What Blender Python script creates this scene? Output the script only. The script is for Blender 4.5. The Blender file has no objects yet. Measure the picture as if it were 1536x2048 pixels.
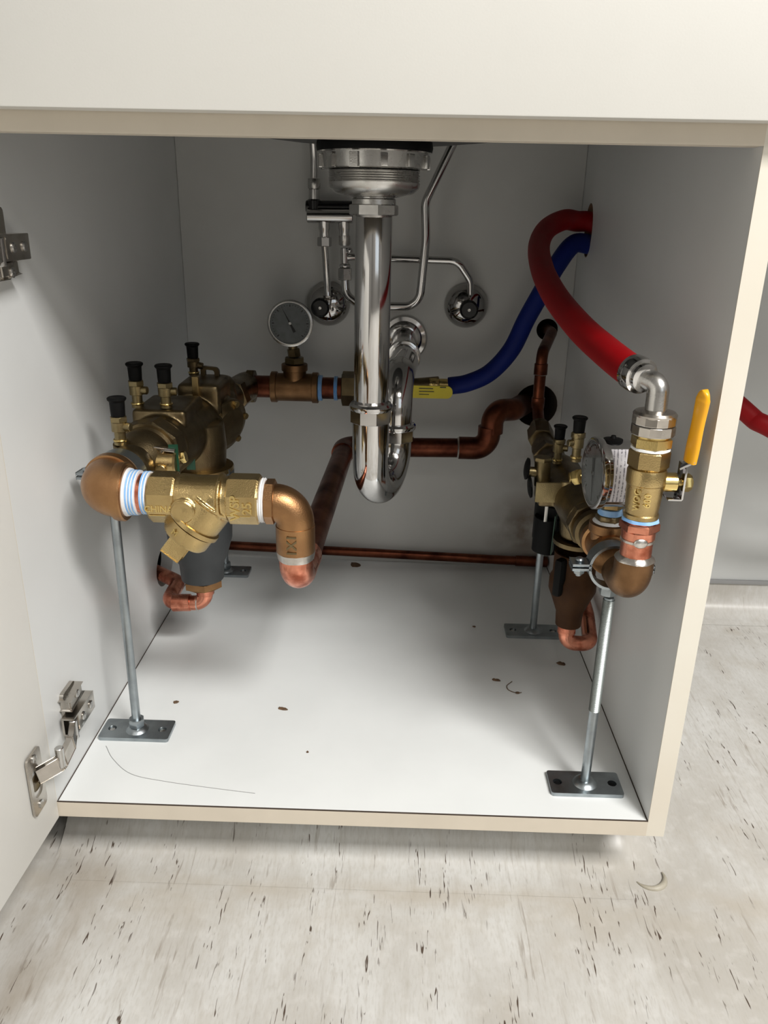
import bpy, bmesh, math, random
from math import sin, cos, pi, sqrt, atan2
from mathutils import Vector, Matrix
S = bpy.context.scene
COL = S.collection
random.seed(4)
V = Vector

# ------------------------------------------------------------------ camera
CAM = (0.33908, -0.6489, 0.57024); PITCH, YAW, ROLL, FPX = 0.36118, -0.01793, 0.02099, 1594.95
fw = V((sin(YAW)*cos(PITCH), cos(YAW)*cos(PITCH), -sin(PITCH)))
rt = fw.cross(V((0, 0, 1))).normalized(); up = rt.cross(fw)
r2 = rt*cos(ROLL) + up*sin(ROLL); u2 = up*cos(ROLL) - rt*sin(ROLL)
cd = bpy.data.cameras.new('camera'); cam = bpy.data.objects.new('camera', cd); COL.objects.link(cam)
cam.matrix_world = Matrix(((r2.x, u2.x, -fw.x, CAM[0]), (r2.y, u2.y, -fw.y, CAM[1]), (r2.z, u2.z, -fw.z, CAM[2]), (0, 0, 0, 1)))
cd.sensor_fit = 'VERTICAL'; cd.sensor_height = 36; cd.lens = 36*FPX/2048; cd.clip_start = 0.02
S.camera = cam
def at(px, py, Y):
    """real point at depth Y seen where the photograph shows it (used to survey positions)"""
    d = fw*FPX + r2*(px-768) - u2*(py-1024)
    return V(CAM) + d*((Y-CAM[1])/d.y)

# ------------------------------------------------------------------ light
w = bpy.data.worlds.new('world'); S.world = w; w.use_nodes = True
w.node_tree.nodes['Background'].inputs[0].default_value = (0.75, 0.85, 1, 1)
w.node_tree.nodes['Background'].inputs[1].default_value = .25
S.view_settings.view_transform = 'Standard'; S.view_settings.look = 'None'
S.view_settings.gamma = 1; S.view_settings.use_curve_mapping = False
S.view_settings.exposure = 0.0
LIGHTS = [((1.60, -1.45, 2.36), 1.2, 0.6, 124, (1, .975, .94)), ((1.30, -2.35, 2.36), 1.2, 0.6, 26, (1, .97, .92))]
for lo, sx, sy, pw, c in LIGHTS:
    l = bpy.data.lights.new('ceiling_panel_light', 'AREA'); l.shape = 'RECTANGLE'; l.size = sx; l.size_y = sy
    l.energy = pw; l.color = c
    o = bpy.data.objects.new('ceiling_panel_light', l); o.location = lo; COL.objects.link(o)
WIN = (2.0, -2.97, 1.45)
l = bpy.data.lights.new('window_daylight', 'AREA'); l.shape = 'RECTANGLE'; l.size = 1.5; l.size_y = 1.3; l.energy = 5; l.color = (.86, .94, 1)
o = bpy.data.objects.new('window_daylight', l); o.location = WIN; o.rotation_euler = (pi/2, 0, 0); COL.objects.link(o)

# ------------------------------------------------------------------ materials
def mat(name, col, metal=0., rough=.5, col2=None, scale=30., bump=0., bscale=200., spec=.5, rvar=0., coat=0., lo=.35, hi=.7, emit=None):
    m = bpy.data.materials.new(name); m.use_nodes = True
    nt = m.node_tree; b = nt.nodes['Principled BSDF']; N = nt.nodes.new; L = nt.links.new
    b.inputs['Base Color'].default_value = (*col, 1); b.inputs['Metallic'].default_value = metal
    b.inputs['Roughness'].default_value = rough; b.inputs['Specular IOR Level'].default_value = spec
    b.inputs['Coat Weight'].default_value = coat
    tc = N('ShaderNodeTexCoord')
    if col2 or rvar:
        n = N('ShaderNodeTexNoise'); n.inputs['Scale'].default_value = scale; n.inputs['Detail'].default_value = 5
        L(tc.outputs['Object'], n.inputs['Vector'])
        mr = N('ShaderNodeMapRange'); mr.inputs[1].default_value = lo; mr.inputs[2].default_value = hi
        L(n.outputs['Fac'], mr.inputs[0])
        if col2:
            mx = N('ShaderNodeMix'); mx.data_type = 'RGBA'
            mx.inputs[6].default_value = (*col, 1); mx.inputs[7].default_value = (*col2, 1)
            L(mr.outputs[0], mx.inputs[0]); L(mx.outputs[2], b.inputs['Base Color'])
        if rvar:
            m2 = N('ShaderNodeMapRange'); m2.inputs[3].default_value = rough; m2.inputs[4].default_value = rough+rvar
            L(mr.outputs[0], m2.inputs[0]); L(m2.outputs[0], b.inputs['Roughness'])
    if bump:
        n2 = N('ShaderNodeTexNoise'); n2.inputs['Scale'].default_value = bscale; n2.inputs['Detail'].default_value = 3
        L(tc.outputs['Object'], n2.inputs['Vector'])
        bp = N('ShaderNodeBump'); bp.inputs['Strength'].default_value = bump; bp.inputs['Distance'].default_value = .0006
        L(n2.outputs['Fac'], bp.inputs['Height']); L(bp.outputs[0], b.inputs['Normal'])
    return m
M = dict(
 laminate=mat('white_laminate', (.70, .71, .705), 0, .42, (.67, .68, .675), 9, .05, 500, .4),
 door=mat('cream_laminate', (.76, .75, .715), 0, .5, (.73, .72, .685), 8, .08, 600, .4),
 whitefloor=mat('white_laminate_floor', (.80, .82, .815), 0, .38, (.74, .76, .755), 7, .05, 500, .4),
 edge=mat('beige_edge_band', (.62, .555, .46), 0, .55, (.58, .52, .43), 20, .05, 500, .35),
 edgelight=mat('cream_edge_band', (.70, .67, .59), 0, .55, (.66, .61, .52), 5, .05, 500, .35),
 groove_hole_shade=mat('dark_joint_hole_shade', (.05, .035, .025), 0, .8),  # real joint colour, also used as painted shade inside the wall holes
 wall=mat('painted_wall', (.58, .59, .58), 0, .7, (.54, .55, .54), 4, .1, 300),
 wallfar=mat('room_wall_paint', (.16, .155, .145), 0, .8, (.13, .125, .12), 2),
 ceil=mat('ceiling_white', (.55, .55, .53), 0, .9),
 cap=mat('grey_vinyl_cap', (.27, .27, .27), 0, .5),
 brass=mat('cast_brass', (.55, .41, .19), 1, .24, (.42, .30, .135), 35, .35, 900, rvar=.12),
 brassbright=mat('bright_brass', (.70, .54, .22), 1, .18, (.6, .44, .17), 40, .08, 600, rvar=.1),
 bronze=mat('bronze', (.40, .22, .10), 1, .33, (.30, .16, .075), 40, .3, 700, rvar=.12),
 darkbronze=mat('aged_bronze', (.23, .175, .095), 1, .30, (.09, .065, .035), 26, .35, 600, rvar=.15),
 copper=mat('copper', (.78, .31, .20), 1, .20, (.36, .10, .055), 55, .12, 300, rvar=.22, lo=.42, hi=.66),
 copperdull=mat('dull_copper', (.21, .068, .036), 1, .30, (.06, .017, .011), 30, .1, 300, rvar=.15),
 solder=mat('solder', (.72, .70, .66), 1, .28, (.5, .46, .42), 80, .3, 500),
 chromedarkreflect=mat('chrome_dark_reflection', (.42, .41, .40), 1, .05),  # chrome with the reflection of a dark room put into its colour
 chrome=mat('chrome', (.58, .57, .56), 1, .07, rvar=.08, scale=20),
 drawer=mat('cream_laminate_front', (.62, .61, .575), 0, .5, (.60, .59, .555), 8, .08, 600, .4),
 bronzedull=mat('dull_bronze', (.26, .145, .07), 1, .34, (.16, .085, .04), 40, .3, 700, rvar=.12),
 satin=mat('satin_steel', (.60, .59, .57), 1, .24, (.5, .49, .47), 60, .1, 700, rvar=.08),
 nickel=mat('nickel', (.56, .52, .47), 1, .2, (.45, .42, .38), 60, rvar=.1),
 zinc=mat('zinc_plate', (.40, .44, .46), 1, .28, (.30, .33, .35), 50, .15, 500, rvar=.15),
 thread=mat('threaded_rod', (.46, .50, .49), 1, .42, bump=0),
 black=mat('black_rubber', (.003, .003, .003), 0, .55, spec=.15),
 brassdull=mat('dull_brass', (.36, .29, .155), 1, .30, (.22, .175, .09), 40, .35, 800, rvar=.12),
 blackgloss=mat('black_gloss', (.008, .008, .008), 0, .2),
 funnel=mat('charcoal_plastic', (.035, .038, .04), 0, .5, (.028, .03, .032), 40, .15, 300),
 brownfunnel=mat('brown_painted_cast', (.06, .026, .009), 0, .6, (.04, .016, .006), 40, .3, 400, spec=.15),
 tape=mat('white_thread_tape', (.80, .81, .82), 0, .45, bump=.3, bscale=300),
 bluetape=mat('blue_thread_tape', (.20, .43, .80), 0, .4, (.36, .58, .86), 90, .3, 300),
 red=mat('red_rubber', (.25, .001, .003), 0, .55, (.21, .001, .003), 20, .1, 300, spec=.2),
 blue=mat('blue_rubber', (.003, .014, .15), 0, .55, (.003, .011, .12), 20, .1, 300, spec=.2),
 yellow=mat('yellow_vinyl', (.86, .42, .005), 0, .38, (.80, .36, .004), 30, .3, 120),
 yellowdull=mat('yellow_grip', (.72, .60, .02), 0, .45, (.62, .5, .02), 30, .3, 200),
 green=mat('green_tag', (.004, .045, .022), 0, .4),
 paper=mat('label_paper', (.82, .80, .83), 0, .5),
 dial=mat('dial_face', (.27, .29, .29), 0, .5, (.20, .215, .215), 110),
 ink=mat('dark_ink', (.02, .02, .02), 0, .5),
 debris=mat('dry_debris', (.16, .09, .045), 0, .8, (.08, .05, .03), 300, .4, 900),
 steelbowl=mat('sink_steel_underside', (.10, .10, .10), .4, .6, (.07, .07, .07), 30),
 stain=mat('brown_scorch', (.20, .14, .08), 0, .7, (.30, .24, .16), 60),
 caulk=mat('grey_caulk', (.30, .27, .21), 0, .5, (.42, .39, .32), 60, .3, 200),
)
g = bpy.data.materials.new('gauge_glass'); g.use_nodes = True; b = g.node_tree.nodes['Principled BSDF']
b.inputs['Transmission Weight'].default_value = 1; b.inputs['Roughness'].default_value = .03; b.inputs['IOR'].default_value = 1.2
M['glass'] = g
# chip label of fine print
def label_mat():
    m = bpy.data.materials.new('printed_label'); m.use_nodes = True; nt = m.node_tree; N = nt.nodes.new; L = nt.links.new
    b = nt.nodes['Principled BSDF']; b.inputs['Roughness'].default_value = .4
    tc = N('ShaderNodeTexCoord'); mp = N('ShaderNodeMapping'); mp.inputs['Scale'].default_value = (300, 300, 420)
    n = N('ShaderNodeTexNoise'); n.inputs['Scale'].default_value = 1; n.inputs['Detail'].default_value = 2
    L(tc.outputs['Object'], mp.inputs[0]); L(mp.outputs[0], n.inputs['Vector'])
    mp2 = N('ShaderNodeMapping'); mp2.inputs['Rotation'].default_value = (0, 0, .2)
    wv = N('ShaderNodeTexWave'); wv.inputs['Scale'].default_value = 95; wv.bands_direction = 'X'
    L(tc.outputs['Object'], mp2.inputs[0]); L(mp2.outputs[0], wv.inputs['Vector'])
    mu = N('ShaderNodeMath'); mu.operation = 'MULTIPLY'; L(n.outputs['Fac'], mu.inputs[0]); L(wv.outputs['Fac'], mu.inputs[1])
    r = N('ShaderNodeValToRGB'); r.color_ramp.elements[0].position = .36; r.color_ramp.elements[1].position = .46
    r.color_ramp.elements[0].color = (.80, .78, .82, 1); r.color_ramp.elements[1].color = (.25, .24, .27, 1)
    L(mu.outputs[0], r.inputs[0]); L(r.outputs[0], b.inputs['Base Color']); return m
M['label'] = label_mat()

def back_mat():
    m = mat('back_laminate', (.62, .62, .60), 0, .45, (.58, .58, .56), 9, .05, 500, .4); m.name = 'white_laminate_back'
    nt = m.node_tree; N = nt.nodes.new; L = nt.links.new; b = nt.nodes['Principled BSDF']
    src = b.inputs['Base Color'].links[0].from_socket; tc = N('ShaderNodeTexCoord')
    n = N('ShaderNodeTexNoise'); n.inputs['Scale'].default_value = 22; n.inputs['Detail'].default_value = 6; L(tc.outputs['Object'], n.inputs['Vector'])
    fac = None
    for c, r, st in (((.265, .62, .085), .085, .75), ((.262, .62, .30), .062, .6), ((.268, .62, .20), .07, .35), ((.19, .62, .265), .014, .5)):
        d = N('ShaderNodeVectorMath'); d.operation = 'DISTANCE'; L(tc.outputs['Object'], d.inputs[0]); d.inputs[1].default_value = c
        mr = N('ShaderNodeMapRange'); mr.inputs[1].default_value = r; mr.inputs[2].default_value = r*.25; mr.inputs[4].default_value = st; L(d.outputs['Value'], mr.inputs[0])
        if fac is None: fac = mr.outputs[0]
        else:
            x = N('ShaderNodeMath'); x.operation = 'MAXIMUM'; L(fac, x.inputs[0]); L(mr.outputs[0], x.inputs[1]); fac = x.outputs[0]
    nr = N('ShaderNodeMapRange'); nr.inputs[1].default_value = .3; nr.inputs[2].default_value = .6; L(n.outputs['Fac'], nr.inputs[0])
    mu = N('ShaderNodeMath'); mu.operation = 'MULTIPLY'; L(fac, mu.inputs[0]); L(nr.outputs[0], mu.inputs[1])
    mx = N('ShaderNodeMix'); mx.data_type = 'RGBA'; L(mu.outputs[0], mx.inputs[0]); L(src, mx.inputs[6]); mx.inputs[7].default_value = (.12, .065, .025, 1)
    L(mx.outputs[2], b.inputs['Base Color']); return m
M['backlam'] = back_mat()
def vinyl_mat():
    m = bpy.data.materials.new('streaked_vinyl'); m.use_nodes = True; nt = m.node_tree; N = nt.nodes.new; L = nt.links.new
    b = nt.nodes['Principled BSDF']; b.inputs['Roughness'].default_value = .32; b.inputs['Specular IOR Level'].default_value = .45
    tc = N('ShaderNodeTexCoord')
    def noise(sx, sy, det, off=0, dist=0):
        mp = N('ShaderNodeMapping'); mp.inputs['Scale'].default_value = (sx, sy, sy); mp.inputs['Location'].default_value = (off, off*1.7, 0)
        n = N('ShaderNodeTexNoise'); n.inputs['Scale'].default_value = 1; n.inputs['Detail'].default_value = det; n.inputs['Distortion'].default_value = dist
        L(tc.outputs['Object'], mp.inputs[0]); L(mp.outputs[0], n.inputs['Vector']); return n.outputs['Fac']
    def rng(s, a, c, d=0, e=1):
        r = N('ShaderNodeMapRange'); r.inputs[1].default_value = a; r.inputs[2].default_value = c; r.inputs[3].default_value = d; r.inputs[4].default_value = e
        L(s, r.inputs[0]); return r.outputs[0]
    def mul(a, c):
        x = N('ShaderNodeMath'); x.operation = 'MULTIPLY'; L(a, x.inputs[0])
        if isinstance(c, float): x.inputs[1].default_value = c
        else: L(c, x.inputs[1])
        return x.outputs[0]
    def mix(f, A, Bc):
        x = N('ShaderNodeMix'); x.data_type = 'RGBA'; L(f, x.inputs[0])
        for k, q in ((6, A), (7, Bc)):
            if isinstance(q, tuple): x.inputs[k].default_value = (*q, 1)
            else: L(q, x.inputs[k])
        return x.outputs[2]
    c = mix(rng(noise(9, 5, 6), .38, .66), (.59, .585, .565), (.45, .43, .395))
    c = mix(mul(rng(noise(160, 22, 4, 5), .5, .75), .45), c, (.42, .395, .35))
    c = mix(mul(rng(noise(60, 60, 5, 9), .52, .7), .22), c, (.72, .71, .69))
    c = mix(mul(rng(noise(420, 110, 4, 41), .48, .72), .40), c, (.40, .375, .33))
    c = mix(mul(rng(noise(25, 18, 5, 47), .55, .75), .35), c, (.42, .38, .32))
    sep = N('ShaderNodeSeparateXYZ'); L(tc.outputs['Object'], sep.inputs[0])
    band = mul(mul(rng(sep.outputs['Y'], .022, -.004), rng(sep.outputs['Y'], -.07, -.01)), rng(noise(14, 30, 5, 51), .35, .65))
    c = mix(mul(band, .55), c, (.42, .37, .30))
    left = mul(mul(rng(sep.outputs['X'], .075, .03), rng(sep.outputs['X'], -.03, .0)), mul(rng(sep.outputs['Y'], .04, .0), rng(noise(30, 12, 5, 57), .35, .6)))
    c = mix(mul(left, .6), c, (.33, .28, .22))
    gate = rng(noise(24, 3.5, 2, 3), .52, .64)
    c = mix(mul(mul(rng(noise(230, 20, 3, 13, .6), .58, .70), gate), .6), c, (.24, .20, .16))
    gate2 = rng(noise(48, 7, 1, 31), .52, .60)
    c = mix(mul(rng(noise(420, 44, 1.5, 21, .8), .64, .69), gate2), c, (.085, .06, .045))
    L(c, b.inputs['Base Color'])
    bp = N('ShaderNodeBump'); bp.inputs['Strength'].default_value = .12; bp.inputs['Distance'].default_value = .001
    L(noise(90, 60, 4, 2), bp.inputs['Height']); L(bp.outputs[0], b.inputs['Normal'])
    return m
M['vinyl'] = vinyl_mat()

# ------------------------------------------------------------------ mesh tools
def frame(ax):
    ax = V(ax).normalized(); h = V((0, 0, 1)) if abs(ax.z) < .9 else V((1, 0, 0))
    x = h.cross(ax).normalized(); return x, ax.cross(x), ax
class B:
    def __init__(s): s.bm = bmesh.new(); s.flat = False
    def ringstack(s, rings, cap0=True, cap1=True):
        vs = [[s.bm.verts.new(p) for p in r] for r in rings]; n = len(vs[0])
        for a, c in zip(vs, vs[1:]):
            for i in range(n):
                j = (i+1) % n; s.bm.faces.new((a[i], a[j], c[j], c[i]))
        if cap0: s.bm.faces.new(vs[0][::-1])
        if cap1: s.bm.faces.new(vs[-1])
        return s
    def lathe(s, o, ax, prof, seg=32, rot=0., cap=True, wob=None):
        o = V(o); x, y, z = frame(ax)
        rings = []
        for r, h in prof:
            r = max(r, 1e-5)
            rings.append([o + z*h + (x*cos(2*pi*i/seg+rot) + y*sin(2*pi*i/seg+rot))*(r*(wob(i) if wob else 1)) for i in range(seg)])
        return s.ringstack(rings, cap, cap)
    def cyl(s, a, c, r, seg=28, bev=.0006, r1=None):
        a = V(a); c = V(c); h = (c-a).length; r1 = r if r1 is None else r1
        return s.lathe(a, c-a, [(r-bev, 0), (r, bev), (r1, h-bev), (r1-bev, h)], seg)
    def nut(s, a, c, r, n=6, rot=0., ch=.0015):
        """n-sided nut with chamfered corners between two points, r = across-corner radius"""
        a = V(a); c = V(c); h = (c-a).length; x, y, z = frame(c-a)
        rin = r*cos(pi/n)
        def ring(rr, hh, lim=None):
            out = []
            for k in range(n):
                for t in (0, .5):
                    ang = 2*pi*(k+t)/n + rot; q = rr if t == 0 else rr*cos(pi/n)
                    if lim: q = min(q, lim)
                    out.append(a + z*hh + (x*cos(ang)+y*sin(ang))*q)
            return out
        return s.ringstack([ring(r, 0, rin), ring(r, ch*.8), ring(r, h-ch*.8), ring(r, h, rin)])
    def tube(s, pts, r, seg=20, cap=True):
        pts = [V(p) for p in pts]; n = len(pts)
        rs = r if isinstance(r, (list, tuple)) else [r]*n
        t = [(pts[min(i+1, n-1)] - pts[max(i-1, 0)]).normalized() for i in range(n)]
        x, y, _ = frame(t[0]); rings = []
        for i in range(n):
            x = (x - t[i]*x.dot(t[i])).normalized(); y = t[i].cross(x)
            rings.append([pts[i] + (x*cos(2*pi*k/seg) + y*sin(2*pi*k/seg))*rs[i] for k in range(seg)])
        return s.ringstack(rings, cap, cap)
    def box(s, lo, hi, bev=0., rot=None, at_=None):
        lo = V(lo); hi = V(hi); c = (lo+hi)/2; d = hi-lo
        r = bmesh.ops.create_cube(s.bm, size=1); vs = r['verts']
        for v in vs:
            p = V((v.co.x*d.x, v.co.y*d.y, v.co.z*d.z)); v.co = c + (rot @ p if rot else p)
        if bev:
            es = list({e for v in vs for e in v.link_edges})
            bmesh.ops.bevel(s.bm, geom=es, offset=bev, segments=2, affect='EDGES', profile=.6)
        return s
    def obox(s, c, ax, ay, dx, dy, dz, bev=0.):
        """box centred at c with its x along ax, y towards ay"""
        x = V(ax).normalized(); z = x.cross(V(ay)).normalized(); y = z.cross(x)
        R = Matrix((x, y, z)).transposed(); c = V(c); h = V((dx, dy, dz))/2
        return s.box(c-h, c+h, bev, R)
    def sphere(s, c, r, sc=(1, 1, 1), seg=24):
        q = bmesh.ops.create_uvsphere(s.bm, u_segments=seg, v_segments=seg//2, radius=r)
        for v in q['verts']: v.co = V((v.co.x*sc[0], v.co.y*sc[1], v.co.z*sc[2])) + V(c)
        return s
    def plate(s, outline, o, ax, ay, th, holes=()):
        """flat plate of thickness th; outline and holes are 2-D loops in the (ax, ay) plane at o"""
        x = V(ax); y = V(ay); z = x.cross(y).normalized(); o = V(o); es = []
        for loop in [outline]+list(holes):
            vs = [s.bm.verts.new(o + x*p[0] + y*p[1]) for p in loop]
            es += [s.bm.edges.new((vs[i], vs[(i+1) % len(vs)])) for i in range(len(vs))]
        f = bmesh.ops.triangle_fill(s.bm, edges=es, use_beauty=True)
        fs = [q for q in f['geom'] if isinstance(q, bmesh.types.BMFace)]
        bmesh.ops.dissolve_limit(s.bm, angle_limit=.001, verts=list({v for q in fs for v in q.verts}), edges=list({e for q in fs for e in q.edges})) if not holes else None
        if not holes: fs = [q for q in s.bm.faces if q.is_valid and abs((q.calc_center_median()-o).dot(z)) < 1e-6]
        e = bmesh.ops.extrude_face_region(s.bm, geom=fs)
        for v in e['geom']:
            if isinstance(v, bmesh.types.BMVert): v.co += z*th
        return s
def circ(cx, cy, r, n=28, ry=None): return [(cx+r*cos(2*pi*i/n), cy+(ry or r)*sin(2*pi*i/n)) for i in range(n)]
def rrect(w_, h_, r, n=5, cx=0, cy=0):
    out = []
    for sx, sy, a0 in ((1, 1, 0), (-1, 1, pi/2), (-1, -1, pi), (1, -1, 1.5*pi)):
        for k in range(n+1):
            a = a0 + k*pi/2/n; out.append((cx+sx*(w_/2-r)+r*cos(a), cy+sy*(h_/2-r)+r*sin(a)))
    return out
def fillet(pts, r, n=10):
    pts = [V(p) for p in pts]; out = [pts[0]]
    rr = r if isinstance(r, (list, tuple)) else [r]*len(pts)
    for i in range(1, len(pts)-1):
        a, c, d = pts[i-1], pts[i], pts[i+1]; u = (a-c).normalized(); v = (d-c).normalized()
        ang = u.angle(v)
        if ang > 3.1 or rr[i] < 1e-5: out.append(c); continue
        t = min(rr[i]/math.tan(ang/2), (a-c).length*.49 if i > 1 else (a-c).length*.98, (d-c).length*.49 if i < len(pts)-2 else (d-c).length*.98)
        rad = t*math.tan(ang/2); ctr = c + (u+v).normalized()*(rad/sin(ang/2)); p0 = c+u*t; p1 = c+v*t
        e0 = p0-ctr; e1 = p1-ctr; tot = e0.angle(e1); ax = e0.cross(e1)
        for k in range(n+1): out.append(ctr + Matrix.Rotation(tot*k/n, 3, ax) @ e0)
    out.append(pts[-1]); return out
def spline(pts, n=12):
    pts = [V(p) for p in pts]; P = [pts[0]*2-pts[1]] + pts + [pts[-1]*2-pts[-2]]; out = []
    for i in range(1, len(P)-2):
        a, b_, c, d = P[i-1:i+3]
        for k in range(n):
            t = k/n; out.append(.5*((2*b_)+(c-a)*t+(2*a-5*b_+4*c-d)*t*t+(3*b_-a-3*c+d)*t**3))
    out.append(pts[-1]); return out
ROOT = {}
def thing(name, label, cat, loc, group=None):
    o = bpy.data.objects.new(name, None); COL.objects.link(o); o.location = V(loc); o.empty_display_size = .02
    o['label'] = label; o['category'] = cat; ROOT[o.name] = V(loc)
    if group: o['group'] = group
    return o
def obj(name, bld, m, parent=None, label=None, cat=None, group=None, kind=None, ang=38, remesh=None, smooth=0):
    me = bpy.data.meshes.new(name); bm = bld.bm
    bmesh.ops.recalc_face_normals(bm, faces=bm.faces)
    top = parent
    while top is not None and top.parent: top = top.parent
    off = ROOT[top.name] if top is not None else V((0, 0, 0))
    if top is None:
        lo = V([min(v.co[i] for v in bm.verts) for i in range(3)]); hi = V([max(v.co[i] for v in bm.verts) for i in range(3)])
        off = V(((lo.x+hi.x)/2, (lo.y+hi.y)/2, lo.z)) if kind != 'structure' else V((0, 0, 0))
    for v in bm.verts: v.co -= off
    bm.to_mesh(me); bm.free()
    for p in me.polygons: p.use_smooth = True
    me.set_sharp_from_angle(angle=math.radians(ang))
    o = bpy.data.objects.new(name, me); COL.objects.link(o)
    me.materials.append(M[m] if isinstance(m, str) else m)
    if parent is not None: o.parent = parent
    else: o.location = off; ROOT[o.name] = off
    if remesh:
        r = o.modifiers.new('remesh', 'REMESH'); r.mode = 'VOXEL'; r.voxel_size = remesh; r.use_smooth_shade = True
        if smooth: q = o.modifiers.new('smooth', 'SMOOTH'); q.iterations = smooth; q.factor = .6
    for k, v in (('label', label), ('category', cat), ('group', group), ('kind', kind)):
        if v: o[k] = v
    return o
def text_b(body, size, o, ax, ay, depth=.0006, bend=None):
    """raised lettering as mesh: ax = reading direction, ay = up of the letters"""
    c = bpy.data.curves.new('lettering', 'FONT'); c.body = body; c.size = size; c.extrude = depth; c.align_x = 'CENTER'; c.align_y = 'CENTER'
    c.resolution_u = 3; c.offset = size*.02
    t = bpy.data.objects.new('lettering', c); COL.objects.link(t)
    dg = bpy.context.evaluated_depsgraph_get(); me = bpy.data.meshes.new_from_object(t.evaluated_get(dg))
    bpy.data.objects.remove(t)
    x = V(ax).normalized(); z = x.cross(V(ay)).normalized(); y = z.cross(x); bl = B(); bl.bm.from_mesh(me)
    for v in bl.bm.verts:
        p = v.co.copy()
        if bend: p.z += bend(p)
        v.co = V(o) + x*p.x + y*p.y + z*p.z
    bpy.data.meshes.remove(me); return bl
def struct(name, bld, m, parent=None, **k): return obj(name, bld, m, parent, kind='structure', **k)

# ------------------------------------------------------------------ room shell
FZ = -.10
X0, X1, Y0, Y1, ZC = -.075, 3.2, -3.0, .665, 2.4
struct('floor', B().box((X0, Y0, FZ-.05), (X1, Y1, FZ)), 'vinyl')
struct('ceiling', B().box((X0, Y0, ZC), (X1, Y1, ZC+.05)), 'ceil')
struct('wall_back', B().plate([(X0, FZ), (X1, FZ), (X1, ZC), (X0, ZC)], (0, Y1+.05, 0), (1, 0, 0), (0, 0, 1), .05, [circ(.5575, .2815, .036)[::-1], circ(.5645, .402, .018)[::-1]]), 'wall')
for sx_, sz_, sr_ in ((.5575, .2815, .037), (.5645, .402, .019)):  # added dark liners whose colour gives the pipe holes their shade
    struct('wall_dark_liner', B().lathe((sx_, Y1, sz_), (0, 1, 0), [(sr_-.003, -.0445), (sr_-.003, .13), (.001, .131), (.001, .135), (sr_, .135), (sr_, .002), (sr_-.0025, 0), (sr_-.0025, -.0445), (sr_-.003, -.0445)], 28, cap=False), 'groove_hole_shade')
struct('wall_left', B().box((X0-.05, Y0, FZ), (X0, Y1, ZC)), 'wallfar')
struct('wall_right', B().box((X1, Y0, FZ), (X1+.05, Y1, ZC)), 'wallfar')
fr = B().plate([(X0, FZ), (X1, FZ), (X1, ZC), (X0, ZC)], (0, Y0, 0), (1, 0, 0), (0, 0, 1), .05, [[(1.25, .8), (2.75, .8), (2.75, 2.1), (1.25, 2.1)]])
struct('wall_front', fr, 'wallfar')
wf = B().box((1.22, Y0-.01, .77), (2.78, Y0+.012, .8)).box((1.22, Y0-.01, 2.1), (2.78, Y0+.012, 2.13)).box((1.22, Y0-.01, .77), (1.25, Y0+.012, 2.13)).box((2.75, Y0-.01, .77), (2.78, Y0+.012, 2.13)).box((1.98, Y0-.02, .8), (2.02, Y0+.01, 2.1))
struct('window_1', wf, 'door')
for lo, sx, sy, pw, c in LIGHTS:
    f = B().plate(rrect(sx+.06, sy+.06, .01), (lo[0], lo[1], 2.372), (1, 0, 0), (0, 1, 0), .028, [rrect(sx, sy, .01)[::-1]])
    obj('ceiling_light_frame', f, 'ceil', label='white ceiling light frame %s' % ('above the cabinet' if lo[1] > -1.5 else 'further back in the room'), cat='ceiling light')

def cove(path, inn, h=.062, r=.045, z0=FZ, th=.004):
    """coved vinyl upstand: path = list of (x, y) along the wall face, inn = outward normals at each"""
    prof = [(0.0, h), (0.0, r+.003)]
    for k in range(9):
        a = k/8*pi/2; prof.append((r-r*cos(a), r-r*sin(a)))
    prof += [(r+.02, .0003)]
    prof = [(q, zz if zz > .0004 else .0003) for q, zz in prof]
    bl = B(); rows = []
    for (x, y), n in zip(path, inn):
        rows.append([bl.bm.verts.new((x+n[0]*(q+.002), y+n[1]*(q+.002), z0+zz)) for q, zz in prof])
    for a, c in zip(rows, rows[1:]):
        for i in range(len(prof)-1): bl.bm.faces.new((a[i], a[i+1], c[i+1], c[i]))
    return bl
KY, KX = .088, .596     # toe-kick face and its right return
arc = [(KX-.004+.004*sin(a), KY+.004-.004*cos(a)) for a in [k*pi/16 for k in range(9)]]
arn = [(sin(k*pi/16), -cos(k*pi/16)) for k in range(9)]
path = [(X0+.05, KY)] + arc + [(KX, Y1-.06)]
nrm = [(0, -1)] + arn + [(1, 0)]
struct('trim_1', cove(path, nrm, .082, .070), 'vinyl')
struct('trim_2', cove([(X0, Y0), (X0, KY)], [(1, 0)]*2, .10, .05, z0=FZ+.0006), 'vinyl')
struct('baseboard_back', cove([(KX, Y1), (X1, Y1)], [(0, -1)]*2, .058, .035), 'vinyl')
struct('trim_3', B().box((KX, Y1-.006, FZ+.056), (X1, Y1, FZ+.063), .001), 'cap')
struct('wall_plinth', B().box((0.0, KY+.006, FZ), (KX-.006, Y1-.02, -.018)), 'edge')

# ------------------------------------------------------------------ cabinet
cab = thing('sink_cabinet', 'white laminate sink cabinet with its left door open, standing on the coved floor', 'cabinet', (.3, 0, -.018))
T = .018; D = .62; H = .62; TOP = .80
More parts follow.
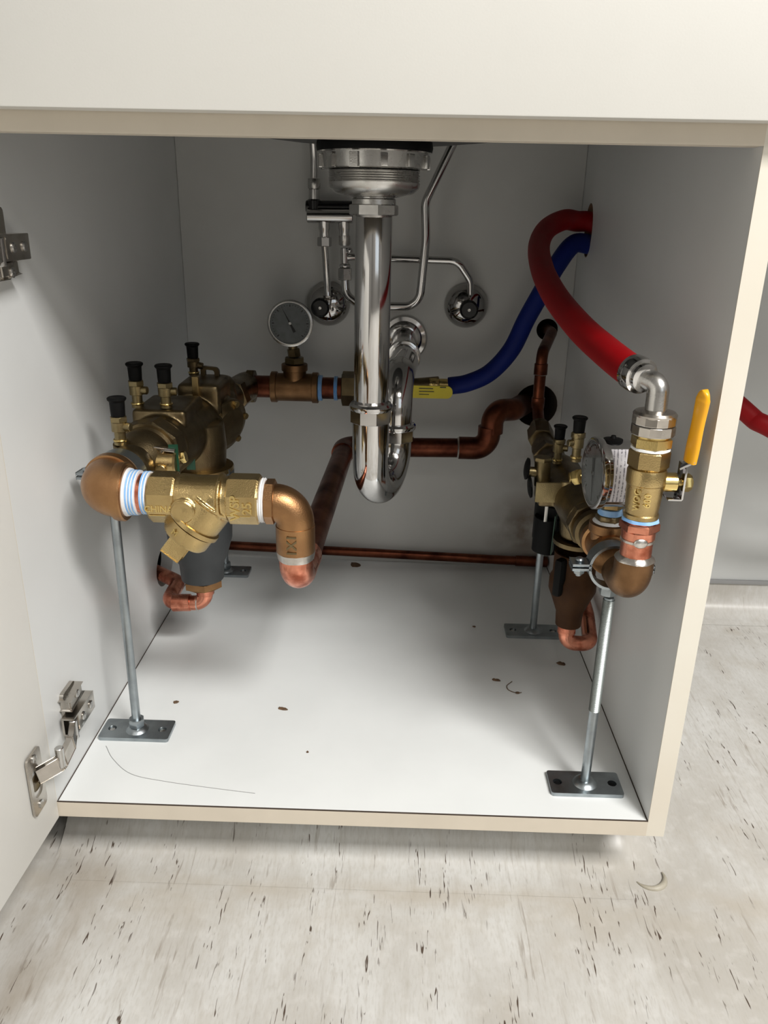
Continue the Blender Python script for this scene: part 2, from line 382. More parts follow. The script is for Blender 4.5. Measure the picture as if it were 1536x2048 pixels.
# side panels with the holes the pipes pass through
def side(x, holes):
    return B().plate([(0, -.018), (D+.012, -.018), (D+.012, TOP), (0, TOP)], (x, 0, 0), (0, 1, 0), (0, 0, 1), T, holes)
sp = obj('side_panel', side(-T, [circ(.412, .078, .042, 28, .030)[::-1]]), 'laminate', cab)
sp2 = obj('side_panel', side(.6, [circ(.562, .5495, .024, 32, .0365)[::-1]]), 'laminate', cab)
ll = B(); rr4 = [[V((x, .562+.0239*k*cos(2*pi*i/32), .5495+.0364*k*sin(2*pi*i/32))) for i in range(32)] for x, k in ((.5997, 1), (.6185, 1), (.6185, .965), (.5997, .965), (.5997, 1))]
ll.ringstack(rr4, False, False)
obj('raw_hole_edge', ll, 'debris', sp2)
obj('edge_band', B().box((.6, -.0012, -.018), (.618, -.0001, TOP)), 'edgelight', sp2)
obj('edge_band', B().box((-.018, -.0012, -.018), (0, -.0001, TOP)), 'edgelight', sp)
bp_ = obj('bottom_panel', B().box((.0006, .0003, -.018), (.5994, D+.012, 0)), 'whitefloor', cab)
def fl(px, py):
    d = fw*FPX + r2*(px-768) - u2*(py-1024); return V(CAM)+d*((0-CAM[2])/d.z)
obj('scratch', B().tube([p+V((0, 0, .0001)) for p in spline([fl(212, 1492), fl(226, 1518), fl(262, 1548), fl(330, 1563), fl(430, 1577), fl(510, 1587)], 6)], .00035, 6), 'cap', bp_)
obj('edge_band', B().box((.0, -.0012, -.018), (.6, -.0001, -.0008)), 'edge', bp_)
obj('joint_line', B().box((.0, -.0006, -.0008), (.6, .0006, .0002)).box((.0001, .001, -.0003), (.0011, D, .0004)).box((.5989, .001, -.0003), (.5999, D, .0004)), 'groove_hole_shade', bp_)
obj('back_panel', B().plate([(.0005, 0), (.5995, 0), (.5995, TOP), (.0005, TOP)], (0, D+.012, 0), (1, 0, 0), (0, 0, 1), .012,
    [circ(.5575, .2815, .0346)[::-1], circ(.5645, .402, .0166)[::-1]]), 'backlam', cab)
rl = obj('front_rail', B().box((.0005, .0005, H), (.5995, .016, H+T+.05)), 'edge', cab)
obj('edge_band', B().box((.0, -.0012, H), (.6, -.0001, H+T)), 'edge', rl)
obj('drawer_front', B().box((-.016, -.0215, .6345), (.75, -.002, .80), .0012), 'drawer', cab, label='blank cream front above the opening')
# door, opened against the left wall
dang = math.radians(-2.0)
dr = B(); Rz = Matrix.Rotation(dang, 3, 'Z')
dr.box((-.0185, -.59, -.018), (-.0005, -.0015, .633), .0008)
for v in dr.bm.verts: v.co = Rz @ v.co + V((.0015, -.001, 0))
door = obj('door', dr, 'door', cab)

def hinge(z0, s_=1, yo=0):
    # channel arm bolted over a cross-shaped plate on the side panel
    ch = B().plate([(-.0105, 0), (.0105, 0), (.0105, .013), (.0085, .013), (.0085, .0022), (-.0085, .0022), (-.0085, .013), (-.0105, .013)][::-1], (.0045, .024, z0+.006), (0, 0, 1), (1, 0, 0), .052)
    h = obj('hinge', ch, 'nickel', cab, label='nickel concealed hinge')
    obj('channel_cover', B().obox((.0168, .056, z0+.006), (0, 1, .0), (0, 0, 1), .042, .0205, .0016, .0004), 'nickel', h)
    obj('mounting_plate', B().plate(rrect(.030, .058, .004), (.0002, .050, z0+.008), (0, 1, 0), (0, 0, 1), .0040), 'nickel', h)
    obj('plate_wing', B().obox((.0070, .048, z0+.008+.0195*s_), (0, 1, .08), (0, 0, 1), .032, .012, .010, .0016), 'nickel', h)
    for yy, zz, xx in ((.050, .008+.022*s_, .0120), (.050, .008-.024*s_, .0042), (.046, .006, .0176), (.066, .006, .0176)):
        obj('screw', B().lathe((xx, yy, z0+zz), (1, 0, 0), [(.0042, 0), (.0045, .001), (.0035, .0018), (.0012, .0018), (.0001, .0010)], 16), 'satin', h)
    arm = fillet([(.013, .034, z0+.006), (.021, .006, z0+.003), (.020, -.018, z0-.003), (.003, -.034, z0-.007)], .010, 5)
    ab = B()
    for a, c in zip(arm, arm[1:]):
        d = (c-a); ab.obox((a+c)/2, d, (0, 0, 1), d.length*1.10, .0165, .0050, .0004)
    obj('arm', ab, 'nickel', h)
    for px_, py_ in ((.0150, .027), (.0190, -.018)):
        obj('pivot_pin', B().cyl((px_, py_, z0-.008), (px_, py_, z0+.014), .0042, 14), 'satin', h)
    c0 = V((.0006, -.036, z0-.012))
    cp = obj('cup_plate', B().plate(rrect(.027, .066, .005), c0, (0, 1, 0), (0, 0, 1), .0022, [rrect(.017, .032, .007)[::-1]]), 'nickel', h)
    obj('cup', B().lathe(c0+V((.0004, 0, 0)), (1, 0, 0), [(.0001, -.0001), (.0082, 0), (.0095, .0009), (.0090, .0014), (.0075, .0006), (.0001, .0002)], 24), 'darkbronze', h)
    for dz in (-.026, .026):
        obj('screw', B().lathe(c0+V((.0022, 0, dz)), (1, 0, 0), [(.0042, 0), (.004, .001), (.002, .0016), (.0001, .0010)], 16), 'satin', h)
    h.location.y += yo
hinge(.066); hinge(.530, -1, -.013)

wt = B().box((-.07, -.03, .801), (1.7, .66, .84), .003)
obj('countertop', wt, 'ceil', label='pale worktop lying over the sink cabinet and the gap beside it', cat='worktop')
SX, SY = .3065, .225
bowl = B(); prof = []
prof = [(.0575, .6345), (.10, .6365), (.15, .642), (.18, .655), (.19, .68), (.19, .795), (.186, .795), (.186, .68), (.176, .659), (.148, .646), (.1, .641), (.0575, .639)]
x0 = [[V((SX+r*cos(2*pi*i/48), SY+r*sin(2*pi*i/48), z)) for i in range(48)] for r, z in prof+[prof[0]]]
bowl.ringstack(x0, False, False)
obj('sink_bowl', bowl, 'steelbowl', label='dark underside of the round sink bowl above the drain strainer', cat='sink')

# ------------------------------------------------------------------ sink drain
dn = thing('sink_drain', 'polished chrome drain pipe and p-trap hanging from the sink bowl', 'drain pipe', (SX, SY, .25))
def dl(name, prof, m, o=(SX, SY, 0), ax=(0, 0, 1), seg=48, parent=None, **k): return obj(name, B().lathe(o, ax, prof, seg), m, parent or dn, **k)
dl('gasket', [(.040, .6245), (.0575, .6245), (.0585, .629), (.0575, .6342), (.040, .6342)], 'black')
ln = B().lathe((SX, SY, 0), (0, 0, 1), [(.05, .6085), (.0535, .6095), (.0545, .6235), (.0575, .6245), (.04, .6246)], 60)
for k in range(12):
    a = k*pi/6+.2; ln.obox((SX+.0545*cos(a), SY+.0545*sin(a), .6155), (cos(a), sin(a), 0), (0, 0, 1), .005, .012, .007, .0008)
obj('lock_nut', ln, 'satin', dn)
pr = [(.03, .609)]
for k in range(5): pr += [(.0465, .6075-k*.0022), (.0452, .6065-k*.0022)]
pr += [(.0465, .5965), (.0455, .5915), (.040, .5865), (.027, .5835), (.022, .5825)]
dl('strainer_body', pr, 'satin')
dl('threaded_neck', [(.021, .583)]+[(.0225 if k % 2 else .021, .582-.0011*k) for k in range(6)]+[(.020, .574)], 'chrome')
nb = B().nut((SX, SY, .5655), (SX, SY, .576), .0255, 8, .2, .001).cyl((SX, SY, .5745), (SX, SY, .581), .0225, 40)
obj('coupling_nut', nb, 'satin', dn)
dl('tailpiece', [(.0185, .36), (.0192, .361), (.0192, .5655), (.0185, .567)], 'chrome')
# slip nut and J bend
def slip(o, r, nm='slip_nut'):
    o = V(o); x = B().lathe(o, (0, 0, 1), [(r-.003, .010), (r+.0022, .0105), (r+.003, .0125), (r+.003, .0155), (r+.001, .018), (r-.004, .0185)], 48)
    x.nut(o+V((0, 0, -.004)), o+V((0, 0, .0108)), r+.002, 8, .3, .001); obj(nm, x, 'chrome', dn)
slip((SX, SY, .352), .0215)
BX, BY = .3345, .312
jr = sqrt((BX-SX)**2+(BY-SY)**2)/2; dv = V((BX-SX, BY-SY, 0)).normalized(); jc = V(((SX+BX)/2, (SY+BY)/2, .3045))
jp = [V((SX, SY, .351)), V((SX, SY, .335)), V((SX, SY, .318))]
jp += [jc - dv*(jr*cos(a)) + V((0, 0, -jr*sin(a))) for a in [k*pi/22 for k in range(23)]]
jp += [V((BX, BY, .306))]
obj('trap_bend', B().tube(jp, [.0207]*3+[.0202]*24, 40), 'chrome', dn)
slip((BX, BY, .308), .0215)
ap = fillet([(BX, BY, .312), (BX, BY, .380), (.342, .40, .3835), (.342, .6195, .383)], [.0, .05, .02, 0], 14)
obj('trap_arm', B().tube(ap, .0192, 40), 'chrome', dn)
obj('arm_collar', B().lathe((.342, .44, .3835), (0, 1, 0), [(.0195, 0), (.0225, .001), (.0232, .005), (.021, .008), (.0225, .012), (.0225, .02), (.0195, .022)], 40), 'chrome', dn)
obj('wall_escutcheon', B().lathe((.342, .6195, .383), (0, -1, 0), [(.0365, 0), (.0365, .002), (.034, .0055), (.028, .0065), (.026, .012), (.0205, .015)], 48), 'chrome', dn)

# ------------------------------------------------------------------ stop valves and chrome supply tubes
def stop_valve(px, py, label, knob):
    c = at(px, py, .6195)
    t = thing('stop_valve', label, 'stop valve', c, 'chrome stop valves on the cabinet back')
    obj('escutcheon', B().lathe(c, (0, -1, 0), [(.0335, 0), (.0338, .002), (.0325, .008), (.029, .0145), (.023, .020), (.014, .0245), (.0001, .0265)], 48), 'chromedarkreflect', t)
    k = at(*knob, .595)
    obj('knob', B().cyl((k.x, .606, k.z), (k.x, .580, k.z), .0140, 28, .003), 'blackgloss', t)
    obj('knob_screw', B().lathe((k.x, .580, k.z), (0, -1, 0), [(.0022, 0), (.0022, .0005), (.0012, .0006), (.0001, .0002)], 16), 'satin', t)
    return t, c
tA, cA = stop_valve(657, 607, 'left chrome stop valve with black knob and domed wall plate, beside the pressure gauge', (642, 614))
tB, cB = stop_valve(932, 611, 'right chrome stop valve with black knob and domed wall plate, alone under a bent tube', (937, 618))
TY = .588; tr = .0054
def tube_thing(label, pts, r=tr, loc=None):
    return obj('supply_tube', B().tube(pts, r, 18), 'chrome', label=label, cat='water tube')
# thermostatic mixing manifold
m0 = at(614, 432, .575); m1 = at(706, 433, .575)
mx = thing('mixing_manifold', 'chrome two-legged mixing manifold on the cabinet back, left of the drain pipe', 'valve', (m0.x, .575, m0.z))
obj('manifold_bar', B().cyl(m0, m1, .0095, 32, .001), 'chrome', mx)
q0 = at(612, 413, .590); q1 = at(706, 414, .590)
obj('rear_body', B().cyl(q0, q1, .0085, 32, .001).lathe(at(628, 413, .59)-V((0, 0, .010)), (0, 0, 1), [(.0105, 0), (.0105, .018), (.008, .02)], 28), 'blackgloss', mx)
legs = []
for px in (648, 688):
    a = at(px, 438, .577); e = at(px+1, 474, .579); obj('leg_socket', B().lathe(a, e-a, [(.0085, 0), (.0085, .013), (.0072, .018), (.0075, (e-a).length)], 28), 'chrome', mx); legs.append(e)
e = legs[0]; obj('nut', B().nut(e, e+V((0, 0, -.013)), .0105, 6, .3, .001), 'chrome', mx)
e = legs[1]; obj('nut', B().lathe(e+V((0, 0, .002)), (0, 0, -1), [(.0085, 0), (.0085, .012), (.007, .014)], 24), 'satin', mx)
a = at(628, 404, .59); c = at(628, 378, .59)
obj('top_socket', B().cyl(a, c, .0078, 24), 'chrome', mx)
obj('nut', B().nut(c, at(628, 357, .59), .0098, 6, .2, .001), 'satin', mx)
# isolating check under the right leg
v0 = legs[1]-V((0, 0, .015)); v1 = at(690, 536, .579); v2 = at(690, 560, .579)
cv = thing('check_valve', 'small chrome inline check valve under the right leg of the manifold', 'valve', v1)
obj('body', B().cyl(v0+V((0, 0, 0)), v1, .0062, 24).sphere(at(690, 532, .579), .0085, (1, 1, .7)), 'chrome', cv)
sp0 = at(690, 514, .579)
obj('side_port', B().cyl(sp0, sp0+V((.022, 0, 0)), .005, 20).sphere(at(699, 501, .572), .0045), 'chrome', cv)
obj('nut', B().nut(v1, v2, .0108, 6, .1, .001), 'satin', cv)
tube_thing('thin chrome tube rising from the manifold up beside the strainer', [at(628, 360, .59), at(628, 320, .59), at(626, 285, .585), at(624, 250, .58), V((.2, .57, .70))])
tube_thing('short straight chrome tube from the manifold down to the left stop valve', [legs[0]-V((0, 0, .012)), at(655, 572, .592), at(656, 592, .590)], .0052)
tube_thing('chrome tube running sideways from the drain pipe to the right stop valve',
    fillet([sp0+V((.021, 0, 0)), at(780, 517, TY), at(915, 522, TY), at(940, 560, .596), at(941, 598, .602)], [0, .02, .024, .02, 0], 10))
tube_thing('long chrome tube looping under the drain and slanting up to the right',
    fillet([v2+V((0, 0, .002)), at(692, 590, .577), at(722, 612, .570), at(838, 613, .560), at(852, 480, .555), at(850, 405, .555), at(905, 290, .55), at(935, 226, .55)], [0, .02, .03, .024, .1, .03, .0, 0], 10), .0062)

# ------------------------------------------------------------------ pipe stands
def stand(x, y, ztop, label, nutz=True, thr=None, ring=None, w_=.080, d_=.036, lean=0):
    t = thing('pipe_stand', label, 'pipe stand', (x, y, 0), 'zinc rod stands on the cabinet floor')
    hs = .029
    obj('base_plate', B().plate(rrect(w_, d_, .003), (x, y, .0002), (1, 0, 0), (0, 1, 0), .0042, [circ(-hs, 0, .0048)[::-1], circ(hs, 0, .0048)[::-1]]), 'zinc', t)
    obj('boss', B().lathe((x, y, .0044), (0, 0, 1), [(.013, 0), (.0115, .0018), (.0085, .004), (.0065, .0045)], 32), 'zinc', t)
    for s_ in (-1, 1): obj('screw', B().lathe((x+s_*hs, y, .0006), (0, 0, 1), [(.0001, 0), (.0046, 0), (.003, .0022), (.0001, .0026)], 20), 'black' if y < .1 else 'satin', t)
    obj('rod', B().cyl((x, y, .004), (x, y, ztop), .0049, 24), 'zinc', t)
    if nutz: obj('nut', B().nut((x, y, .009), (x, y, .019), .0092, 6, .3), 'zinc', t)
    if thr:
        p = []; z = thr[0]
        while z < thr[1]: p += [(.0050, z), (.0058, z+.0008)]; z += .0016
        obj('thread', B().lathe((x, y, 0), (0, 0, 1), p, 20), 'thread', t)
    if ring:
        cx, cy, cz, rr, ax = ring
        x_, y_, z_ = frame(ax)
        rb = B(); n = 40
        loop = []
        for rr_, hh in ((rr, -.008), (rr+.0025, -.008), (rr+.0025, .008), (rr, .008), (rr, -.008)):
            loop.append([V((cx, cy, cz)) + z_*hh + (x_*cos(2*pi*i/n)+y_*sin(2*pi*i/n))*rr_ for i in range(n)])
        rb.ringstack(loop, False, False)
        h = V((0, 0, 1)).cross(z_).normalized()
        for s_ in (-1, 1):
            for dz in (-.0022, .0022): rb.obox(V((cx, cy, cz+dz)) + h*(s_*(rr+.009)), h, z_, .018, .016, .0024, .0006)
            rb.nut(V((cx, cy, cz-.009)) + h*(s_*(rr+.010)), V((cx, cy, cz-.0035)) + h*(s_*(rr+.010)), .0055)
            rb.cyl(V((cx, cy, cz-.012)) + h*(s_*(rr+.010)), V((cx, cy, cz+.007)) + h*(s_*(rr+.010)), .0028, 12)
            rb.sphere(V((cx, cy, cz+.005)) + h*(s_*(rr+.010)), .0045, (1, 1, .6), 12)
        rb.nut((cx, cy, cz-rr-.010), (cx, cy, cz-rr-.001), .009)
        obj('ring_clamp', rb, 'zinc', t)
    return t
AXL = V((.050, .55-.075, .006)).normalized()   # run of the left assembly
def L_(y): k = (y-.075)/.475; return V((.050+.052*k, y, .3115+.004*k))
c = L_(.118)
stand(.0455, .118, c.z-.03, 'front left zinc rod stand under the large bronze elbow', ring=(c.x, .118, c.z, .0245, AXL))
c = L_(.5)
stand(.0560, .554, .285, 'back left zinc rod stand, mostly behind the black funnel', ring=None)
stand(.5465, .050, .2245, 'front right zinc rod stand with threaded top under the pipe clamp', nutz=False, thr=(.095, .2215), ring=(.5445, .050, .2585, .0205, (0, 1, 0)), w_=.076)
stand(.5405, .38, .235, 'back right zinc rod stand under the small brass valve assembly', nutz=False, w_=.080)

# ------------------------------------------------------------------ left brass run: elbow, nipple, wye strainer, elbow
EL = V((.050, .075, .3115)); RUN = .3045
el = thing('pipe_elbow', 'large rounded bronze elbow at the left end of the strainer', 'pipe fitting', EL)
pth = fillet([EL+AXL*.042, EL, EL+V((.028, 0, -.001))], .022, 14)
obj('elbow_body', B().tube(pth, .0262, 40), 'bronze', el)
obj('collar', B().lathe(EL+V((.0165, 0, -.0008)), (1, 0, -.02), [(.024, 0), (.028, .001), (.0288, .0045), (.0288, .0095), (.0275, .011), (.02, .011)], 44), 'bronze', el)
obj('collar', B().lathe(EL+AXL*.022, AXL, [(.024, 0), (.028, .001), (.0285, .009), (.0275, .011), (.02, .011)], 44), 'bronze', el)
def tapeb(a, ax, n, pitch, r):
    p = [(r-.003, 0)]
    for k in range(n): p += [(r, k*pitch+.0004), (r+.0006, k*pitch+pitch*.5), (r-.0006, k*pitch+pitch*.92)]
    p += [(r-.003, n*pitch)]
    return B().lathe(a, ax, p, 36)
np_ = thing('threaded_nipple', 'short copper nipple wound with blue and white thread tape beside the large elbow', 'pipe fitting', (.085, .075, .309))
obj('pipe', B().cyl((.072, .075, RUN+.006), (.108, .075, RUN+.004), .0195, 36), 'copper', np_)
obj('white_tape', B().lathe((.0772, .075, RUN+.0058), (1, 0, -.02), [(.02, 0), (.0238, .0005), (.0232, .0035), (.0205, .004)], 36), 'tape', np_)
def stripes(x0_, n, r0):
    a = B(); b_ = B(); z = RUN+.0055
    for k in range(n):
        a.lathe((x0_+k*.0030, .075, z), (1, 0, -.02), [(r0-.002, 0), (r0, .0003), (r0, .0016), (r0-.002, .0019)], 36)
        b_.lathe((x0_+k*.0030+.0015, .075, z), (1, 0, -.02), [(r0-.002, 0), (r0-.0004, .0002), (r0-.0004, .0014), (r0-.002, .0016)], 36)
    return a, b_
for x_, n in ((.0808, 3), (.0938, 2)):
    a, b_ = stripes(x_, n, .0222 if n == 3 else .0212)
    obj('blue_tape', a, 'bluetape', np_); obj('white_tape', b_, 'tape', np_)

ws = thing('wye_strainer', 'cast brass wye strainer with an angled screw plug between the two bronze elbows', 'strainer', (.15, .075, .26))
YR = .075
wb = B()
wb.lathe((.118, YR, RUN+.002), (1, 0, 0), [(.019, 0), (.0215, .004), (.0235, .014), (.0225, .026), (.0225, .044), (.0215, .062)], 36)
bd = V((-.60, -.12, -.79)).normalized(); bo = V((.1605, YR, RUN+.001))
wb.lathe(bo-bd*.012, bd, [(.014, 0), (.0225, .006), (.0245, .020), (.0240, .045)], 36)
wb.lathe(bo, bd, [(.020, .001), (.0262, .002), (.0262, .0045), (.020, .006)], 36)
wb.lathe((.118, YR, RUN+.002), (1, 0, 0), [(.018, .049), (.0250, .050), (.0250, .0525), (.018, .054)], 36)
wb.lathe((.1365, YR-.012, RUN-.004), (0, -1, 0), [(.014, 0), (.0135, .010), (.012, .0125)], 28)
wb.obox((.146, YR, RUN+.016), (1, 0, 0), (0, 1, 0), .05, .004, .012)
obj('body', wb, 'brass', ws, remesh=.0009, smooth=3)
obj('boss', B().lathe((.1365, YR-.0235, RUN-.004), (0, -1, 0), [(.0115, 0), (.0115, .0022), (.0102, .0034), (.0085, .0028), (.005, .0032), (.0001, .0040)], 32), 'brass', ws)
obj('branch_rim', B().lathe(bo, bd, [(.022, .028), (.0265, .029), (.0268, .0335), (.024, .035)], 40), 'brass', ws)
cp = obj('screw_cap', B().lathe(bo, bd, [(.0225, .035), (.0242, .0355), (.0242, .047), (.0220, .0505), (.012, .0520)], 40), 'brass', ws)
x_, y_, z_ = frame(bd)
obj('square_plug', B().obox(bo+bd*.060, bd, (0, -1, .2), .021, .0185, .0185, .0012).lathe(bo, bd, [(.0145, .050), (.0145, .0535), (.012, .0545)], 6), 'brass', cp)
def octo(xa, xb, r, name):
    return obj(name, B().nut((xa, YR, RUN+.002), (xb, YR, RUN+.002), r, 8, pi/8, .0022).cyl((xa-.0005, YR, RUN+.002), (xb+.0005, YR, RUN+.002), r*.86, 36), 'brass', ws, ang=20)
octo(.1010, .1270, .0252, 'left_socket'); octo(.1760, .2065, .0248, 'right_socket')
fy = YR - .0252*cos(pi/8)
lt = obj('lettering', text_b('CHINA', .0088, (.1135, fy+.0003, RUN-.0025), (1, 0, 0), (0, 0, 1), .0011), 'brassbright', ws)
obj('lettering', text_b('WSP', .0125, (.1860, fy+.0003, RUN+.0005), (0, 0, 1), (-1, 0, 0), .0011), 'brassbright', ws)
obj('lettering', text_b('25', .0125, (.1975, fy+.0003, RUN+.0005), (0, 0, 1), (-1, 0, 0), .0011), 'brassbright', ws)
obj('emboss_line', B().box((.104, fy-.0003, RUN-.0092), (.1195, fy+.001, RUN-.0084)).box((.178, fy-.0002, RUN-.0080), (.2, fy+.001, RUN-.0072)), 'brassbright', ws)
capt = text_b('MUFT', .008, bo+bd*.0415+V((-.002, -.0225, .003)), (.79, 0, -.6), (.6, .1, .79), .0006)
obj('lettering', capt, 'brassbright', cp)

e2 = thing('pipe_elbow', 'bronze elbow turning down at the right end of the strainer, stamped 1X1', 'pipe fitting', (.2385, YR, RUN))
obj('white_tape', tapeb((.2050, YR, RUN+.001), (1, 0, 0), 3, .0022, .0215), 'tape', e2)
obj('hex_shoulder', B().nut((.2115, YR, RUN), (.2205, YR, RUN), .0222, 8, pi/8, .001).cyl((.2085, YR, RUN), (.213, YR, RUN), .0195, 36), 'bronze', e2, ang=20)
EX = .2395
pth = fillet([(.219, YR, RUN-.001), (EX, YR, RUN-.001), (EX, YR, .277)], .020, 14)
obj('elbow_body', B().tube(pth, .0186, 40), 'bronze', e2)
obj('collar', B().lathe((EX, YR, .2815), (0, 0, -1), [(.0175, 0), (.0192, .0006), (.0192, .0275), (.0186, .0285), (.015, .0285)], 44), 'bronze', e2)
obj('lettering', text_b('1X1', .0135, (EX-.001, YR-.0193, .2665), (0, 0, 1), (-1, 0, 0), .0005), 'darkbronze', e2)
obj('solder_ring', B().lathe((EX, YR, .2535), (0, 0, -1), [(.0160, 0), (.0190, .0002), (.0186, .0045), (.0176, .0085), (.016, .0088)], 40, wob=lambda i: 1+.02*sin(i*.9)), 'solder', e2)

cr = thing('copper_pipe', 'thick copper pipe running back from the 1X1 elbow and across behind the drain', 'pipe', (EX, YR+.02, .2))
pA = [V((EX, YR, .2505)), V((EX, YR, .2225)), V((.242, .14, .2205))]
obj('elbow', B().tube(fillet(pA, .024, 14), .0170, 36), 'copper', cr)
FB = at(690, 893, .55)
obj('tube', B().tube([V((.2415, .128, .2206)), FB+V((0, -.03, 0))], .0152, 32), 'copperdull', cr)
E3 = at(975, 897, .55); E4 = V((E3.x+.0045, .55, .288))
obj('elbow', B().tube(fillet([FB+V((-.001, -.04, 0)), FB, FB+V((.04, 0, 0))], .022, 14), .0170, 36), 'copperdull', cr)
obj('tube', B().tube([FB+V((.035, 0, 0)), E3+V((-.035, 0, 0))], .0150, 32), 'copperdull', cr)
obj('elbow', B().tube(fillet([E3+V((-.045, 0, 0)), E3, E3+V((.001, 0, .035))], .022, 14), .0175, 36), 'copperdull', cr)
obj('solder_ring', B().lathe(E3+V((-.0448, 0, 0)), (-1, 0, 0), [(.0145, 0), (.0172, .0002), (.0155, .0025), (.0145, .0028)], 36), 'solder', cr)
obj('tube', B().cyl(E3+V((.001, 0, .033)), E4-V((0, 0, .03)), .0155, 30), 'copperdull', cr)
obj('elbow', B().tube(fillet([E4-V((0, 0, .035)), E4, E4+V((.035, .022, -.003)), V((.556, .66, .2815))], [0, .020, .02, 0], 12), .0172, 36), 'copperdull', cr)

dp = thing('copper_drain_pipe', 'thin dark copper pipe lying low along the bottom of the cabinet back', 'pipe', (.3, .6, .01))
dA = at(462, 1091, .602); dB = at(1045, 1122, .602); dd = (dB-dA).normalized()
obj('tube', B().tube([dA-dd*(dA.x-.006)/dd.x, dB], .0078, 20), 'copperdull', dp)
obj('coupling', B().cyl(dB-dd*.012, V((.597, .602, dB.z-.0005)), .0092, 20), 'copperdull', dp)

# ------------------------------------------------------------------ parts shared by the valve assemblies
def cock(base, h, parent, s=1., tilt=(0, 0, 1), mname='brassdull', arm=None):
    """test cock: hex body with side screw, and a black rubber cap as its sub-part"""
    z = V(tilt).normalized(); b0 = V(base)
    bd_ = B().lathe(b0, z, [(.0068*s, 0), (.0068*s, .003*s), (.0058*s, .004*s), (.0058*s, h*.45), (.0080*s, h*.48), (.0080*s, h*.80)], 20)
    bd_.nut(b0+z*(h*.80), b0+z*h, .0092*s, 6, .4, .0008)
    x, y, _ = frame(z); ar = V(arm) if arm else x
    bd_.cyl(b0+z*(h*.64), b0+z*(h*.64)+ar*.013*s, .0046*s, 14)
    k = obj('test_cock', bd_, mname, parent)
    obj('collar_ring', B().lathe(b0+z*(h*.12), z, [(.0072*s, 0), (.0076*s, .001), (.0072*s, .002)], 20), 'brassbright', k)
    obj('cap', B().lathe(b0+z*(h+.0003), z, [(.0070*s, 0), (.0073*s, .001), (.0078*s, .0145*s), (.0078*s, .0150*s), (.0098*s, .0175*s), (.0098*s, .0190*s), (.0085*s, .0200*s), (.004*s, .0196*s)], 24), 'black', k)
    return k
def gauge(c, ax, r, th, stem, label, needle, lab=False, cat='pressure gauge', stemr=.007):
    """round dial gauge: c = centre of the face, ax = way the face looks"""
    z = V(ax).normalized(); x, y, _ = frame(z); c = V(c)
    t = thing('pressure_gauge', label, cat, stem[0])
    obj('case', B().lathe(c-z*th, z, [(r*.80, 0), (r*.93, .002), (r*.93, th-.0065), (r, th-.006), (r*1.01, th-.005), (r*1.0, th-.0005), (r*.93, th+.0008), (r*.885, th+.0006), (r*.870, th-.002), (.001, th-.0025)], 56), 'chrome' if lab else 'satin', t)
    dl_ = obj('dial', B().lathe(c-z*.0022, z, [(r*.875, 0), (r*.875, .0004), (.0001, .0004)], 48), 'dial', t)
    tk = B(); upv = V((0, 0, 1)) - z*z.z; upv.normalize(); rx = upv.cross(z)
    for i in range(31):
        a = math.radians(-135+9*i); d = upv*cos(a)+rx*sin(a)
        ln_ = .10 if i % 5 == 0 else .05
        tk.obox(c-z*.0015+d*(r*(.80-ln_/2)), d, z, r*ln_, .0004, .0007 if i % 5 else .0014)
    obj('scale', tk, 'ink', dl_)
    na = math.radians(needle); d = upv*cos(na)+rx*sin(na); s_ = d.cross(z)
    nb_ = B(); o = c-z*.0007
    pts = [o+d*(r*.78), o+s_*.0011+d*(.001), o+s_*.0022-d*(r*.42), o-s_*.0022-d*(r*.42), o-s_*.0011+d*.001]
    top = [nb_.bm.verts.new(p) for p in pts]; bot = [nb_.bm.verts.new(p+z*.0006) for p in pts]
    nb_.bm.faces.new(top); nb_.bm.faces.new(bot[::-1])
    for i in range(5): nb_.bm.faces.new((top[i], bot[i], bot[(i+1) % 5], top[(i+1) % 5]))
    nd = obj('needle', nb_, 'ink', dl_)
    obj('hub', B().lathe(o, z, [(.002, 0), (.002, .0012), (.0001, .0014)], 16), 'satin', dl_)
    obj('glass', B().lathe(c+z*.0002, z, [(r*.92, 0), (r*.92, .0005), (.0001, .0006)], 48), 'glass', t)
    a, e = V(stem[0]), V(stem[1])
    obj('stem', B().nut(a, a+(e-a)*.55, stemr*1.45, 6, .3, .001).cyl(a+(e-a)*.5, e, stemr, 24), 'darkbronze' if not lab else 'brass', t)
    return t, x, y, z

# ------------------------------------------------------------------ left backflow preventer
bf = thing('backflow_preventer', 'large aged brass backflow preventer with four black-capped test cocks on the left side', 'backflow preventer', L_(.3)-V((0, 0, .05)))
ax = AXL
obj('inlet_neck', B().lathe(L_(.108), ax, [(.0205, 0), (.0215, .002), (.0205, .022), (.0235, .026), (.0245, .040), (.0225, .046), (.026, .052), (.031, .062), (.032, .074), (.0285, .080)], 44), 'darkbronze', bf)
obj('neck_tape', B().lathe(L_(.099), ax, [(.019, 0), (.0238, .001), (.0236, .006), (.021, .009)], 36), 'tape', bf)
un = obj('union_nut', B().nut(L_(.188), L_(.214), .0395, 8, .2, .003).lathe(L_(.182), ax, [(.025, 0), (.030, .001), (.033, .006), (.033, .008)], 44), 'darkbronze', bf, ang=20)
obj('rim_ring', B().lathe(L_(.176), ax, [(.0275, 0), (.0295, .0015), (.0295, .005), (.0275, .006)], 44), 'brass', un)
mb = B()
mb.lathe(L_(.212), ax, [(.030, 0), (.036, .004), (.037, .05), (.034, .10), (.036, .16), (.036, .20), (.026, .235), (.024, .262)], 40)
mb.obox(L_(.27)+V((-.006, 0, .016)), (1, 0, 0), (0, 1, 0), .062, .085, .050, .005)
mb.obox(L_(.365)+V((.004, 0, .022)), (1, 0, 0), (0, 1, 0), .054, .075, .056, .008)
